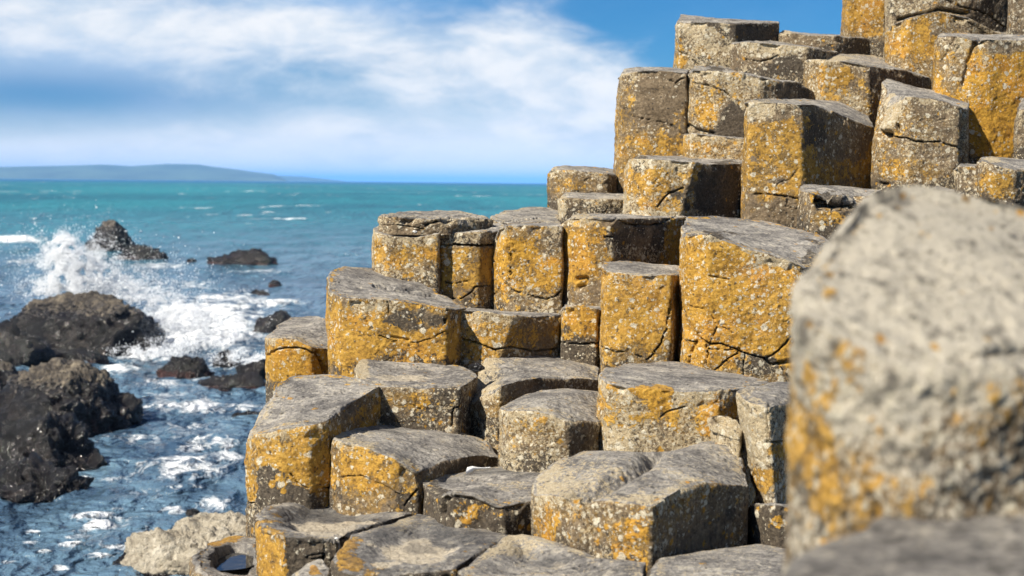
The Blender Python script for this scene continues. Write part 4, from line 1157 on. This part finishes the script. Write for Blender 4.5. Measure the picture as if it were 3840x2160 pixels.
# ------------------------------------------------------------------ light and sky
SAZ, SEL = R(229), R(41)        # compass from +Y clockwise: behind and to the side
sd = np.array([math.sin(SAZ) * math.cos(SEL), math.cos(SAZ) * math.cos(SEL), math.sin(SEL)])
sl = bpy.data.lights.new('sun', 'SUN')
sl.energy = 4.6
sl.angle = R(.53)
sl.color = (1, .93, .81)
so = link('sun', sl)
so.rotation_euler = Vector(sd).to_track_quat('Z', 'Y').to_euler()

w = bpy.data.worlds.new('World')
sc.world = w
w.use_nodes = True
t = NT(w.node_tree)
bg = [n for n in t.n if n.type == 'BACKGROUND'][0]
sky = t.n.new('ShaderNodeTexSky')
sky.sky_type = 'NISHITA'
sky.sun_disc = False
sky.sun_elevation = SEL
sky.sun_rotation = SAZ
sky.air_density = 1.
sky.dust_density = .3
sky.ozone_density = 2.5
STR = .125
co = t.n.new('ShaderNodeTexCoord').outputs['Generated']
sx = t.n.new('ShaderNodeSeparateXYZ')
t.l.new(co, sx.inputs[0])
az = t.m('ARCTAN2', sx.outputs[0], sx.outputs[1])
el = t.m('ARCSINE', sx.outputs[2])
# cloud banks drift in long level bands: noise in (azimuth, elevation)
p1 = t.comb(az, t.m('MULTIPLY', el, 2.4), 0.)
wv = t.vm('ADD', p1, t.vm('SCALE', t.vm('SUBTRACT', t.noise(p1, 5, 3, color=True), (.5, .5, .5)), scale=.10))
nA = t.noise(wv, 8.5, 8, .60)
nB = t.noise(wv, 20, 5, .55)


def blob(x, y, ex, ey, a):      # a bank centred where the photo has one (2576-wide pixels -> angles)
    f = FPX / 3840 * 2576
    ca, ce = (x - 1288) / f, (461 - y) / f
    u = t.m('MULTIPLY', t.m('SUBTRACT', az, ca), f / ex)
    v = t.m('MULTIPLY', t.m('SUBTRACT', el, ce), f / ey)
    r2 = t.m('ADD', t.m('MULTIPLY', u, u), t.m('MULTIPLY', v, v))
    return t.m('MULTIPLY', t.m('POWER', 2.718, t.m('MULTIPLY', r2, -1.)), a)


def total(L):
    s = None
    for q in L:
        b_ = blob(*q)
        s = b_ if s is None else t.m('ADD', s, b_)
    return s


white = total([(1000, 130, 430, 85, .52), (1330, 110, 170, 90, .40), (620, 70, 260, 60, .45), (1250, 220, 300, 40, .30), (100, 40, 260, 80, .35), (1050, 335, 420, 26, .42), (1500, 300, 180, 120, .22), (560, 110, 330, 40, .25),
               (60, 60, 330, 90, .25), (150, 215, 330, 50, -.40), (350, 290, 420, 45, -.42), (1480, 210, 230, 130, .34), (1560, 350, 200, 60, .25), (900, 250, 300, 50, .25), (850, 270, 200, 30, -.15), (1800, 60, 330, 140, -.55), (850, 20, 130, 26, -.35), (1150, 15, 200, 26, -.3), (1560, 30, 200, 70, -.3), (300, 370, 500, 30, .12), (1100, 400, 600, 22, .12)])
dens = t.m('ADD', t.m('ADD', t.m('MULTIPLY', t.m('SUBTRACT', nA, .5), 1.7), t.m('MULTIPLY', t.m('SUBTRACT', nB, .5), .5)), white)
cm = t.step(dens, -.22, .72)
veil = total([(200, 290, 700, 150, .55), (1500, 330, 700, 130, .75), (900, 420, 1700, 60, .85), (900, 40, 420, 90, .5), (150, 100, 500, 130, .5)])
vm_ = t.step(t.m('ADD', veil, t.m('MULTIPLY', t.m('SUBTRACT', nA, .5), .7)), -.05, .9)
base = t.mix(1., sky.outputs[0], SKYGAIN, 'MULTIPLY') if (SKYGAIN := (.065, .205, .35)) else None
k = .52 / STR
colv = t.mix(t.step(el, .01, .12), (.98 * k, .99 * k, 1.0 * k), (.36 * k, .56 * k, .84 * k))
colv = t.mix(total([(150, 260, 560, 70, .95)]), colv, (.14 * k, .31 * k, .58 * k))
c1 = t.mix(t.m('MULTIPLY', vm_, .9), base, colv)
colw = t.mix(t.step(nB, .3, .65), (.62 * k, .72 * k, .84 * k), (.92 * k, .93 * k, .95 * k))
c2 = t.mix(cm, c1, colw)
t.put(bg.inputs['Color'], c2)
bg.inputs['Strength'].default_value = STR

# ------------------------------------------------------------------ render settings
sc.view_settings.view_transform = 'Standard'
sc.view_settings.look = 'None'
sc.view_settings.exposure = 1.0
sc.view_settings.gamma = 1
sc.view_settings.use_curve_mapping = False
sc.render.engine = 'CYCLES'
sc.cycles.use_denoising = True
sc.cycles.max_bounces = 6
sc.render.filter_size = 1.2
sc.cycles.volume_bounces = 1
